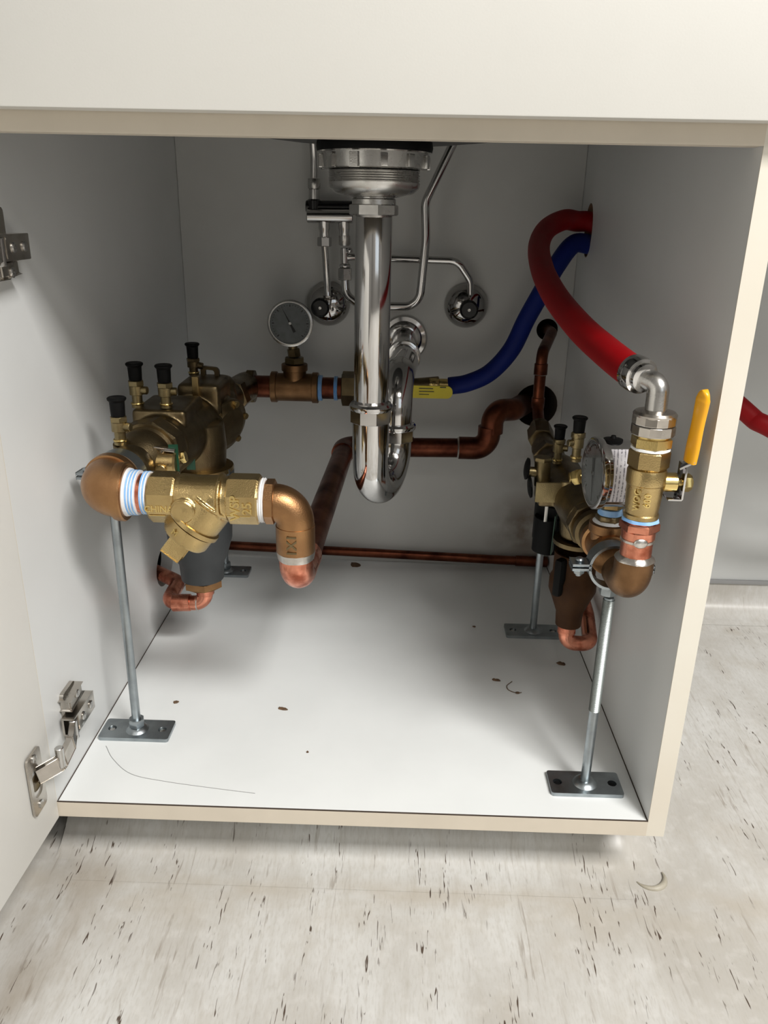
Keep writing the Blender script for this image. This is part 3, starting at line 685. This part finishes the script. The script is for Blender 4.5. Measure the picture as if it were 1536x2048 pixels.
mb.lathe(L_(.300)+V((.014, 0, .01)), (0, 0, -1), [(.034, 0), (.036, .03), (.034, .058), (.030, .07)], 36)
cd_ = V((.80, -.45, -.25)).normalized(); co = L_(.375)+V((.002, 0, -.002))
mb.lathe(co, cd_, [(.036, 0), (.036, .020), (.033, .030)], 36)
mb.lathe(L_(.42)+V((0, 0, .005)), (0, 0, 1), [(.028, 0), (.026, .030), (.020, .036)], 30)
obj('body', mb, 'darkbronze', bf, remesh=.0016, smooth=4)
cc = obj('check_cover', B().lathe(co+cd_*.027, cd_, [(.030, 0), (.037, .001), (.0375, .006), (.036, .008), (.030, .009), (.026, .013), (.0001, .015)], 44), 'darkbronze', bf)
x_, y_, _ = frame(cd_)
for k in range(6):
    a = k*pi/3+.3; p = co+cd_*.035+(x_*cos(a)+y_*sin(a))*.032; obj('cover_bolt', B().nut(p, p+cd_*.005, .0045), 'brass', cc)
obj('relief_flange', B().lathe(L_(.300)+V((.014, 0, -.0445)), (0, 0, -1), [(.035, 0), (.043, .001), (.0435, .006), (.040, .009), (.03, .010)], 44), 'brass', bf)
# front bleed valve and green tags
fvp = at(328, 925, .165)
obj('bleed_valve', B().cyl(fvp+V((-.018, 0, 0)), fvp+V((.014, 0, 0)), .0125, 28, .002).cyl(fvp+V((0, 0, -.004)), fvp+V((0, -.016, -.004)), .006, 16), 'brass', bf)
obj('bleed_handle', B().obox(fvp+V((-.003, -.002, .0165)), (1, 0, -.12), (0, 1, 0), .034, .007, .0035, .0012).cyl(fvp+V((-.001, 0, .011)), fvp+V((-.001, 0, .016)), .004, 14), 'nickel', bf)
obj('green_tag', B().obox(at(348, 916, .165), (1, .1, 0), (0, 0, 1), .010, .030, .0010), 'green', bf)
obj('green_tag', B().obox(at(381, 915, .245), (1, .1, 0), (.05, 0, 1), .010, .030, .0010), 'green', bf)
obj('tag_bolt', B().sphere(at(363, 915, .19), .0055, seg=16).nut(at(363, 915, .19), at(372, 913, .19), .007), 'brassbright', bf)
cock(at(242, 888, .155), .030, bf, 1.0, arm=(1, -.2, 0))
obj('cock_boss', B().lathe(at(242, 886, .155), at(256, 930, .165)-at(242, 886, .155), [(.0085, 0), (.0095, .006), (.0105, .03)], 20), 'darkbronze', bf)
cock(at(276, 814, .245), .031, bf, 1.0, arm=(1, -.1, 0))
cock(at(333, 815, .24), .029, bf, 1.0, arm=(1, .1, 0))
cock(at(388, 750, .375), .022, bf, .95, mname='darkbronze', arm=(1, 0, -.2))
lg = at(422, 752, .39)
obj('lifting_lug', B().plate(rrect(.024, .026, .005), lg, (1, 0, -.1), (0, 0, 1), .006, [rrect(.012, .010, .003, cy=.004)[::-1]]), 'darkbronze', bf)
obj('side_bracket', B().obox(at(392, 775, .325), (0, 0, 1), (1, 0, 0), .028, .008, .008, .001), 'brass', bf)
# outlet shut-off at the back end
ov = B().lathe(L_(.470), ax, [(.020, 0), (.0225, .003), (.0225, .045), (.020, .055)], 32)
ov.nut(L_(.47), L_(.492), .0275, 6, .2)
obj('outlet_coupling', ov, 'darkbronze', bf)
oe = at(500, 775, .558)
obj('outlet_elbow', B().tube(fillet([L_(.515), V((L_(.558).x, .558, .3145)), V((oe.x+.004, .558, .3145))], .018, 12), .0225, 32).nut((oe.x-.004, .558, .3145), (oe.x+.008, .558, .3145), .0262, 8, .2), 'darkbronze', bf)
obj('outlet_handle', B().obox(at(479, 800, .490), (0, 0, 1), (1, 0, 0), .034, .008, .010, .002).sphere(at(472, 815, .490), .0065), 'black', bf)
# black air-gap funnel and its copper drain
fx, fy_ = L_(.300).x+.010, .300
fn = thing('air_gap_funnel', 'charcoal plastic air gap funnel below the large brass backflow preventer', 'funnel', (fx, fy_, .115))
obj('funnel_body', B().lathe((fx, fy_, 0), (0, 0, 1), [(.022, .112), (.0275, .113), (.029, .135), (.034, .146), (.041, .170), (.0425, .200), (.0425, .252), (.040, .252), (.040, .200), (.03, .15)], 44), 'funnel', fn)
obj('funnel_ribs', B().obox((fx+.036, fy_, .253), (0, 0, 1), (1, 0, 0), .030, .020, .030, .003).obox((fx-.036, fy_, .250), (0, 0, 1), (1, 0, 0), .02, .016, .03, .003), 'funnel', fn)
nz = B().nut((fx, fy_, .1005), (fx, fy_, .1125), .0265, 6, .3, .002)
obj('drain_nut', nz, 'bronze', fn)
du = thing('copper_drain_elbow', 'small bright copper drain bend under the charcoal funnel, going into the side panel', 'pipe', (fx, fy_, .06))
obj('bend', B().tube(fillet([(fx+.002, fy_, .102), (fx+.002, fy_, .075), (.034, fy_, .073), (.034, .36, .075), (-.03, .405, .078)], [0, .016, .018, .02, 0], 12), .0100, 28), 'copper', du)
for a, dvec in (((fx-.022, fy_, .0748), (-1, 0, 0)), ((fx-.008, fy_, .0751), (-1, 0, 0))):
    obj('solder_ring', B().lathe(a, dvec, [(.0100, 0), (.0112, .0004), (.0112, .0018), (.0100, .0022)], 28), 'solder', du)
obj('socket', B().cyl((fx+.002, fy_, .0995), (fx+.002, fy_, .089), .0118, 28).cyl((.066, fy_, .0748), (.042, fy_, .0735), .0116, 28), 'copper', du)

# ------------------------------------------------------------------ pressure gauge tee at the back left
GX = at(590, 776, .558).x; GZ = .3145
te = thing('pipe_tee', 'bronze pipe tee under the round gauge at the back left', 'pipe fitting', (GX, .558, GZ-.02))
obj('tee_body', B().cyl((GX-.034, .558, GZ), (GX+.034, .558, GZ), .0212, 36).cyl((GX, .558, GZ), (GX, .558, GZ+.034), .0175, 32)
    .cyl((GX-.036, .558, GZ), (GX-.027, .558, GZ), .0235, 36).cyl((GX+.027, .558, GZ), (GX+.036, .558, GZ), .0235, 36).cyl((GX, .558, GZ+.026), (GX, .558, GZ+.036), .0198, 32), 'bronzedull', te)
obj('inlet_pipe', B().cyl((oe.x+.006, .558, GZ), (GX-.030, .558, GZ), .0168, 30), 'copperdull', te)
obj('outlet_nipple', B().cyl((GX+.03, .558, GZ), (GX+.078, .558, GZ), .0165, 30), 'copperdull', te)
obj('blue_tape', tapeb((GX+.036, .558, GZ), (1, 0, 0), 3, .0022, .0192), 'bluetape', te)
obj('blue_tape', tapeb((GX+.060, .558, GZ), (1, 0, 0), 3, .002, .0182), 'bluetape', te)
obj('bushing', B().nut((GX, .558, GZ+.0362), (GX, .558, GZ+.046), .016, 6, .1), 'darkbronze', te)
gc = at(580, 647, .545)
gauge(gc, (.02, -1, .06), .0338, .026, ((GX, .558, GZ+.0465), (GX-.003, .558, gc.z-.029)), 'round pressure gauge with grey dial facing forward, on the tee at the back left', -28)

# ------------------------------------------------------------------ ball valve with yellow lever, blue hose
HX = at(905, 772, .552); HZ = HX.z
vx0 = GX+.072
v = thing('ball_valve', 'brass ball valve with flat yellow lever behind the drain pipe, feeding the blue hose', 'ball valve', (.32, .558, GZ-.02))
obj('body', B().nut((vx0, .558, GZ), (vx0+.022, .558, GZ), .0265, 6, .2).cyl((vx0+.02, .558, GZ), (vx0+.07, .558, GZ), .023, 32).nut((vx0+.066, .558, GZ+.001), (vx0+.084, .558, GZ+.001), .0255, 6, .2).cyl((vx0+.08, .558, GZ+.002), (HX.x-.02, .558, HZ), .013, 24), 'darkbronze', v)
obj('hose_fitting', B().nut((HX.x-.035, .557, HZ-.001), (HX.x-.020, .556, HZ-.0005), .0135, 6).cyl((HX.x-.02, .556, HZ), (HX.x+.004, .554, HZ+.0005), .0100, 20), 'brassbright', v)
lv0 = at(790, 783, .530); lv1 = at(905, 783, .530)
lvr = obj('lever', B().plate(rrect((lv1-lv0).length, .0185, .0085), (lv0+lv1)/2, (1, 0, 0), (0, 0, 1), .004), 'yellowdull', v)
obj('lever_print', B().box(at(838, 776, .5255), at(866, 778, .5262)).box(at(838, 782, .5255), at(868, 784, .5262)).box(at(880, 774, .5255), at(892, 776, .5262)).box(at(838, 788, .5255), at(858, 789.5, .5262)), 'ink', lvr)
obj('stem_nut', B().nut((vx0+.045, .534, GZ), (vx0+.045, .520, GZ), .010, 6).cyl((vx0+.045, .545, GZ), (vx0+.045, .52, GZ), .006, 16), 'brass', v)
bh = spline([at(898, 772, .555), at(935, 766, .552), at(980, 745, .546), at(1022, 700, .540), at(1052, 640, .537), at(1080, 590, .535), at(1114, 530, .540), at(1148, 488, .549), V((.606, .557, .530)), V((.63, .568, .528)), V((.66, .59, .50)), V((.67, .60, .40)), V((.66, .60, .25))], 10)
obj('water_hose', B().tube(bh, .0132, 24), 'blue', label='blue rubber hose curving from the brass valve up to the hole in the right panel', cat='hose')

# ------------------------------------------------------------------ right assembly
VX, VY = .5525, .010
EZ = .2585
def R_(y): k = (y-.01)/.39; return V((.5500-.013*k, y, EZ+.012*k))
re_ = thing('pipe_elbow', 'small rounded bronze elbow below the right ball valve', 'pipe fitting', (VX, VY, EZ))
obj('elbow_body', B().tube(fillet([R_(.038), V((VX-.001, VY, EZ-.002)), V((VX, VY, EZ+.024))], .014, 14), .0172, 36), 'bronzedull', re_)
obj('collar', B().cyl((VX, VY, EZ+.012), (VX, VY, EZ+.025), .0172, 36), 'bronzedull', re_)
obj('solder_ring', B().lathe((VX, VY, EZ+.0245), (0, 0, 1), [(.0150, 0), (.0176, .0003), (.0165, .0028), (.0140, .005)], 36, wob=lambda i: 1+.03*sin(i*1.1)), 'solder', re_)
cs = thing('copper_riser', 'short bright copper riser between the small elbow and the right ball valve', 'pipe', (VX, VY, .29))
obj('tube', B().cyl((VX, VY, EZ+.026), (VX, VY, .321), .0138, 32), 'copper', cs)
obj('adapter', B().nut((VX, VY, .3115), (VX, VY, .3195), .0175, 6, .2).cyl((VX, VY, .304), (VX, VY, .312), .0148, 30), 'copper', cs, ang=20)
obj('solder_blob', B().sphere((VX-.001, VY-.0138, .3035), .0048, (1.3, .5, 1)).lathe((VX, VY, .3005), (0, 0, 1), [(.0135, 0), (.0150, .001), (.0148, .003), (.0135, .004)], 30), 'solder', cs)
rv = thing('ball_valve', 'gold brass ball valve with upright yellow lever on the right', 'ball valve', (VX, VY, .32))
obj('thread_tape', B().lathe((VX, VY, .3205), (0, 0, 1), [(.0135, 0), (.0162, .0006), (.0155, .003), (.0135, .0035)], 30, wob=lambda i: 1+.03*sin(i*1.7)), 'bluetape', rv)
obj('body', B().lathe((VX, VY, 0), (0, 0, 1), [(.0125, .3235), (.0150, .3240), (.0150, .3275), (.0140, .3285), (.0147, .334), (.0154, .345), (.0157, .3545), (.0166, .3555), (.0168, .3665), (.0160, .3685), (.014, .3692)], 40), 'brass', rv)
obj('hex_end', B().nut((VX, VY, .3690), (VX, VY, .3850), .0174, 6, .28, .0018), 'brass', rv, ang=20)
obj('white_tape', B().lathe((VX, VY, .3848), (0, 0, 1), [(.014, 0), (.0162, .0006), (.0158, .0026), (.0135, .003)], 30, wob=lambda i: 1+.02*sin(i*1.3)), 'tape', rv)
def bend_v(p): return -(p.y**2)/(2*.0165) if True else 0
obj('lettering', text_b('600', .0085, (VX-.001, VY-.0156, .3435), (0, 0, 1), (-1, 0, 0), .0006, lambda p: -(p.y**2)/(2*.0155)), 'brassbright', rv)
obj('lettering', text_b('WOG', .0075, (VX-.0095, VY-.0136, .3435), (0, 0, 1), (-1, .6, 0), .0006, lambda p: -(p.y**2)/(2*.0155)), 'brassbright', rv)
# stem, nut and lever
sz = .3560
obj('stem', B().cyl((VX+.014, VY, sz), (VX+.026, VY, sz), .0085, 28).cyl((VX+.02, VY, sz), (VX+.040, VY, sz), .0042, 18), 'brassbright', rv)
obj('stem_nut', B().nut((VX+.0315, VY, sz), (VX+.0385, VY, sz), .0080, 6, .2), 'brassbright', rv)
lb = B()
lb.obox((VX+.0302, VY, sz+.002), (0, 0, 1), (0, 1, 0), .030, .019, .0018, .0004)
lb.obox((VX+.0245, VY, sz-.0132), (1, 0, 0), (0, 1, 0), .012, .018, .0018, .0004)
lb.obox((VX+.0335, VY-.003, sz+.0195), (.62, -.4, .55), (.3, 1, 0), .014, .018, .0018, .0004)
lm = obj('lever', lb, 'chrome', rv)
g0 = V((VX+.0325, VY-.007, sz+.021)); g1 = V((VX+.0305, VY-.020, sz+.085))
gd = (g1-g0); gp = []; gn = 40
x_ = gd.normalized(); sid = V((0, 0, 1)).cross(V((1, 0, 0))); sid = V((.35, -.94, 0)); sid = (sid-x_*sid.dot(x_)).normalized(); thn = x_.cross(sid)
rings = []
for k in range(gn+1):
    t_ = k/gn; wd = .0066*(1 if t_ < .86 else sqrt(max(.02, 1-((t_-.86)/.14)**2)))*(1+.05*sin(t_*9)); tt = .0038*(1 if t_ < .9 else .75)
    c_ = g0+gd*t_; rings.append([c_+sid*(wd*cos(a))+thn*(tt*(abs(sin(a))**.7)*(1 if sin(a) > 0 else -1)) for a in [2*pi*i/20 for i in range(20)]])
obj('grip', B().ringstack(rings), 'yellow', lm, ang=60)
# hose adapter
ha = thing('hose_elbow', 'steel hose elbow with knurled nut on top of the right ball valve', 'pipe fitting', (VX, VY, .39))
obj('brass_hex', B().nut((VX, VY, .3872), (VX, VY, .3965), .0172, 6, 0, .0015).cyl((VX, VY, .396), (VX, VY, .402), .0150, 30), 'brassbright', ha, ang=20)
obj('knurled_nut', B().nut((VX, VY, .3985), (VX, VY, .4068), .0182, 12, .1, .0008).nut((VX, VY, .4075), (VX, VY, .4150), .0182, 12, .36, .0008).lathe((VX, VY, .4150), (0, 0, 1), [(.0178, -.001), (.0182, .001), (.0165, .003), (.0095, .0045)], 36), 'nickel', ha, ang=15)
hend = at(1262, 742, .040); he0 = at(1287, 755, .022)
obj('elbow_tube', B().tube(fillet([V((VX, VY, .417)), V((VX, VY+.001, .4400)), he0+(hend-he0)*.25], .0075, 14), .0090, 32), 'satin', ha)
hd = (hend-he0).normalized()
obj('ferrule', B().lathe(he0-hd*.004, hd, [(.0085, 0), (.012, .0008), (.0125, .004), (.0112, .0055), (.0150, .0065), (.0158, .0125), (.0155, .020), (.0145, .0212), (.01, .0212)], 40), 'chrome', ha)
rh = spline([he0+hd*.010, hend, at(1215, 705, .085), at(1160, 655, .16), at(1112, 595, .26), at(1085, 540, .36), at(1078, 492, .45), at(1094, 458, .510), at(1128, 440, .548), V((.583, .5640, .5615)), V((.606, .566, .5590)), V((.65, .560, .535)), V((.73, .54, .405)), at(1490, 822, .50), at(1542, 856, .48), V((1.0, .45, .235)), V((1.25, .42, .30)), V((1.35, .42, .5)), V((1.38, .45, .79))], 12)
obj('water_hose', B().tube(rh, .0140, 28), 'red', label='thick red rubber hose looping from the right valve to the hole in the panel', cat='hose')

# tee with gauge facing left
rt_ = thing('pipe_tee', 'stained bronze tee below the sideways gauge on the right', 'pipe fitting', (R_(.085).x, .085, EZ-.02))
tc_ = R_(.088)
obj('tee_body', B().lathe(R_(.066), (R_(.11)-R_(.066)), [(.0165, 0), (.0205, .001), (.0208, .008), (.0180, .012), (.0180, .034), (.0205, .036), (.0205, .044)], 36).lathe(tc_, (0, 0, 1), [(.015, 0), (.0165, .016), (.0185, .018), (.0185, .0265), (.015, .0270)], 32), 'bronze', rt_)
obj('white_tape', B().lathe(tc_+V((0, 0, .0268)), (0, 0, 1), [(.012, 0), (.0158, .0008), (.013, .003)], 30), 'tape', rt_)
obj('hex_bushing', B().nut(tc_+V((0, 0, .0285)), tc_+V((0, 0, .0350)), .0135, 6, .2), 'darkbronze', rt_)
obj('blue_tape', B().lathe(tc_+V((0, 0, .035)), (0, 0, 1), [(.0095, 0), (.0118, .0008), (.0112, .0065), (.0095, .007)], 30, wob=lambda i: 1+.02*sin(i*1.3)), 'bluetape', rt_)
gcx = at(1185, 946, .078)
gax = V((-.997, -.08, 0)).normalized()
t_, gx_, gy_, gz_ = gauge(gcx, gax, .0345, .0345, (tc_+V((0, 0, .0425)), V((tc_.x, .088, gcx.z-.028))), 'chrome pressure gauge turned sideways with a white printed label, beside the right valve', 170, lab=True, stemr=.0085)
# label wrapped on the case (cylindrical patch)
lbp = B(); R0 = .0345*.93+.0004; rows = []
th_up = V((0, 0, 1)); th_f = gz_.cross(th_up).normalized()
if th_f.y > 0: th_f = -th_f
for i in range(15):
    a = math.radians(-38 + 98*i/14)     # angle above the forward direction
    d = th_f*cos(a)+th_up*sin(a)
    rows.append([lbp.bm.verts.new(gcx-gz_*q+d*rr) for q, rr in ((.0095, R0), (.0315, R0), (.0315, R0-.0003), (.0095, R0-.0003))])
for a, c in zip(rows, rows[1:]):
    for i in range(4): lbp.bm.faces.new((a[i], a[(i+1) % 4], c[(i+1) % 4], c[i]))
lbp.bm.faces.new(rows[0]); lbp.bm.faces.new(rows[-1][::-1])
obj('printed_label', lbp, 'label', t_, label='white paper label with fine print')
obj('fill_plug', B().lathe(gcx-gz_*.016+V((0, 0, .031)), (0, 0, 1), [(.009, 0), (.009, .0025), (.003, .0035), (.002, .006), (.0001, .006)], 24), 'black', t_)

# right backflow preventer
rb_ = thing('backflow_preventer', 'small aged brass backflow preventer with black-capped test cocks on the right side', 'backflow preventer', R_(.25)-V((0, 0, .05)))
rax = (R_(.4)-R_(.1)).normalized()
obj('outlet_neck', B().lathe(R_(.1095), rax, [(.017, 0), (.019, .002), (.019, .012), (.0225, .014), (.0225, .024), (.0195, .028)], 36).nut(R_(.138), R_(.152), .026, 8), 'darkbronze', rb_)
mb = B()
mb.lathe(R_(.150), rax, [(.020, 0), (.0245, .004), (.026, .05), (.0245, .10), (.026, .15), (.020, .18), (.0175, .215)], 36)
mb.obox(at(1112, 985, .235), (1, 0, 0), (0, 0, 1), .046, .024, .040, .004)
mb.lathe(R_(.205)+V((.004, 0, 0)), (0, 0, -1), [(.022, 0), (.023, .02), (.021, .040)], 28)
obj('body', mb, 'darkbronze', rb_, remesh=.0013, smooth=3)
obj('cover_plate', B().obox(at(1113, 985, .212), (1, 0, 0), (0, 0, 1), .048, .024, .004, .0012).cyl(at(1135, 962, .215), at(1137, 990, .212), .0085, 20), 'brassdull', rb_)
cl = at(1132, 1052, .185)
obj('relief_flange', B().lathe((R_(.205).x+.004, .205, EZ-.036), (0, 0, -1), [(.022, 0), (.028, .001), (.028, .006), (.022, .008)], 32), 'darkbronze', rb_)
cock(at(1114, 926, .275), .030, rb_, .82, arm=(1, -.3, 0))
cock(at(1151, 922, .205), .033, rb_, .86, arm=(-1, -.3, 0))
lc = at(1083, 945, .245)
obj('side_cock', B().cyl(lc+V((.002, 0, -.016)), lc+V((0, 0, .016)), .0095, 24).nut(lc+V((0, 0, .014)), lc+V((0, 0, .019)), .011).cyl(lc+V((-.016, 0, .001)), lc, .006, 18), 'brassdull', rb_)
obj('black_knob', B().lathe(lc+V((-.015, 0, .004)), (-1, 0, .1), [(.004, 0), (.0125, .001), (.013, .003), (.009, .0045), (.0001, .005)], 24), 'black', rb_)
obj('black_knob', B().lathe(lc+V((-.0105, -.006, -.016)), (-1, 0, -.1), [(.004, 0), (.0125, .001), (.013, .003), (.009, .0045), (.0001, .005)], 24), 'black', rb_)
obj('bleed_fitting', B().nut(at(1148, 955, .165), at(1162, 953, .160), .0085, 6).cyl(at(1138, 955, .165), at(1172, 953, .165), .0055, 16), 'brassbright', rb_)
obj('green_tag', B().obox(at(1108, 1068, .215), (.4, 1, 0), (.02, 0, 1), .012, .048, .001), 'green', rb_)
obj('chrome_strap', B().obox(at(1093, 1018, .225), (0, 0, 1), (1, 0, 0), .032, .004, .0012, .0003), 'satin', rb_)
obj('dark_void_block', B().cyl((R_(.29).x, .290, EZ-.022), (R_(.29).x, .290, EZ-.072), .030, 28).cyl((R_(.26).x-.016, .27, EZ-.035), (R_(.26).x-.016, .27, EZ-.080), .018, 24), 'black', rb_)  # black cylinders added to stand in for the dark void under the body
# inlet shut-off at the back
obj('inlet_coupling', B().nut(R_(.362), R_(.380), .0225, 6, .2).cyl(R_(.378), R_(.41), .0165, 28), 'darkbronze', rb_)
# funnel
gx, gy = R_(.205).x+.004, .205
rf = thing('air_gap_funnel', 'brown cast air gap funnel below the small backflow preventer', 'funnel', (gx, gy, .12))
obj('funnel_body', B().lathe((gx, gy, 0), (0, 0, 1), [(.010, .110), (.0150, .1105), (.0160, .128), (.0215, .143), (.0275, .158), (.0275, .172), (.0245, .178), (.0245, .205), (.022, .205), (.022, .17), (.012, .13)], 40), 'brownfunnel', rf)
obj('funnel_opening', B().obox((gx-.0175, gy-.017, .181), (.7, -.7, 0), (0, 0, 1), .010, .046, .022, .004), 'black', rf)
rd = thing('copper_drain_elbow', 'small copper drain bend looping under the brown funnel into the right panel', 'pipe', (gx, gy, .07))
pth = fillet([(gx-.001, gy, .1105), (gx-.001, gy, .085), (gx+.0300, gy+.001, .0835), (gx+.036, .26, .0950), (gx+.036, .33, .112), (.597, .345, .115)], [0, .013, .013, .02, .015, 0], 12)
obj('bend', B().tube(pth, .0092, 28), 'copper', rd)
obj('socket', B().cyl((gx-.001, gy, .1098), (gx-.001, gy, .099), .0108, 28), 'copper', rd)
# copper riser at the back right
rr_ = thing('copper_riser', 'dull copper riser at the back right corner bending into the back panel', 'pipe', (.543, .5, .28))
RX = at(1077, 790, .50).x
obj('tube', B().tube(fillet([R_(.408), V((RX-.002, .45, .2825)), V((RX, .50, .305)), V((RX, .50, .385)), V((.5655, .585, .402)), V((.5655, .64, .402))], [0, .02, .03, .016, .02, 0], 12), .0082, 26), 'copperdull', rr_)
for z in (.313, .362): obj('socket', B().cyl((RX, .50, z-.008), (RX, .50, z+.008), .0096, 24), 'copperdull', rr_)
obj('solder_ring', B().lathe((RX, .50, .3535), (0, 0, 1), [(.0082, 0), (.0100, .0004), (.0092, .0015)], 24), 'solder', rr_)
obj('inlet_union', B().nut(V((RX-.003, .425, .2760)), V((RX-.001, .455, .2835)), .0185, 6).cyl(V((RX-.003, .41, .273)), V((RX-.001, .465, .287)), .0135, 24), 'darkbronze', rr_)

# ------------------------------------------------------------------ debris and marks on the cabinet floor
def flake(px, py, lx, ly, rot, label, th=.0016):
    c = fl(px, py); pts = []
    n = 14; rr = random.Random(px)
    for i in range(n):
        a = 2*pi*i/n; q = .82+.3*rr.random(); x = lx*cos(a)*q; y = ly*sin(a)*q
        pts.append((x*cos(rot)-y*sin(rot), x*sin(rot)+y*cos(rot)))
    bl = B(); lo = [bl.bm.verts.new(c+V((x, y, .0003))) for x, y in pts]; hi = [bl.bm.verts.new(c+V((x*.8, y*.8, th*(.7+.6*rr.random())))) for x, y in pts]
    bl.bm.faces.new(lo[::-1]); bl.bm.faces.new(hi)
    for i in range(n): bl.bm.faces.new((lo[i], lo[(i+1) % n], hi[(i+1) % n], hi[i]))
    obj('debris_flake', bl, 'debris', label=label, cat='debris', group='brown debris on the cabinet floor')
flake(352, 1405, .0036, .0030, .4, 'round brown flake behind the front left stand plate')
flake(565, 1418, .0066, .0026, -.25, 'pointed brown flake alone near the middle of the cabinet floor')
flake(263, 1399, .0022, .0026, 0, 'tiny dark crumb just left of the front left rod')
flake(1122, 1328, .0062, .0042, -.3, 'dark brown flake near the right panel joint')
flake(992, 1361, .0056, .0026, -.2, 'dark flake beside the curled hair on the right of the cabinet floor')
flake(948, 1254, .0024, .0016, 0, 'tiny dark crumb furthest back on the right')
flake(711, 1130, .0085, .0120, .5, 'flat brown chip lying near the cabinet back behind the drain', .001)
flake(615, 1505, .0014, .0012, .2, 'tiny dark speck in front of the pointed brown flake')
hr = [fl(1024, 1364), fl(1014, 1372), fl(1016, 1380), fl(1026, 1385), fl(1036, 1387), fl(1043, 1386)]
obj('curled_hair', B().tube([p+V((0, 0, .0008)) for p in spline(hr, 6)], .0005, 8).sphere(fl(1035, 1387)+V((0, 0, .0012)), .0022, (1.4, 1, .5), 12), 'debris', label='curled dark hair with a crumb on the right of the cabinet floor', cat='debris')
# loop of sealant at the outside corner of the coved skirting
a0 = V((.622, .028, FZ)); pts = [a0+V((.017*cos(t), .017*sin(t), .0015+.001*sin(t))) for t in [math.radians(-150+d*14) for d in range(13)]]
obj('sealant_bead', B().tube(pts, [.0006, .0012, .002, .0026, .003, .0034, .0036, .0036, .0034, .003, .0022, .0015, .0008], 14), 'caulk', label='curved grey sealant bead on the floor at the corner of the cabinet plinth', cat='sealant')
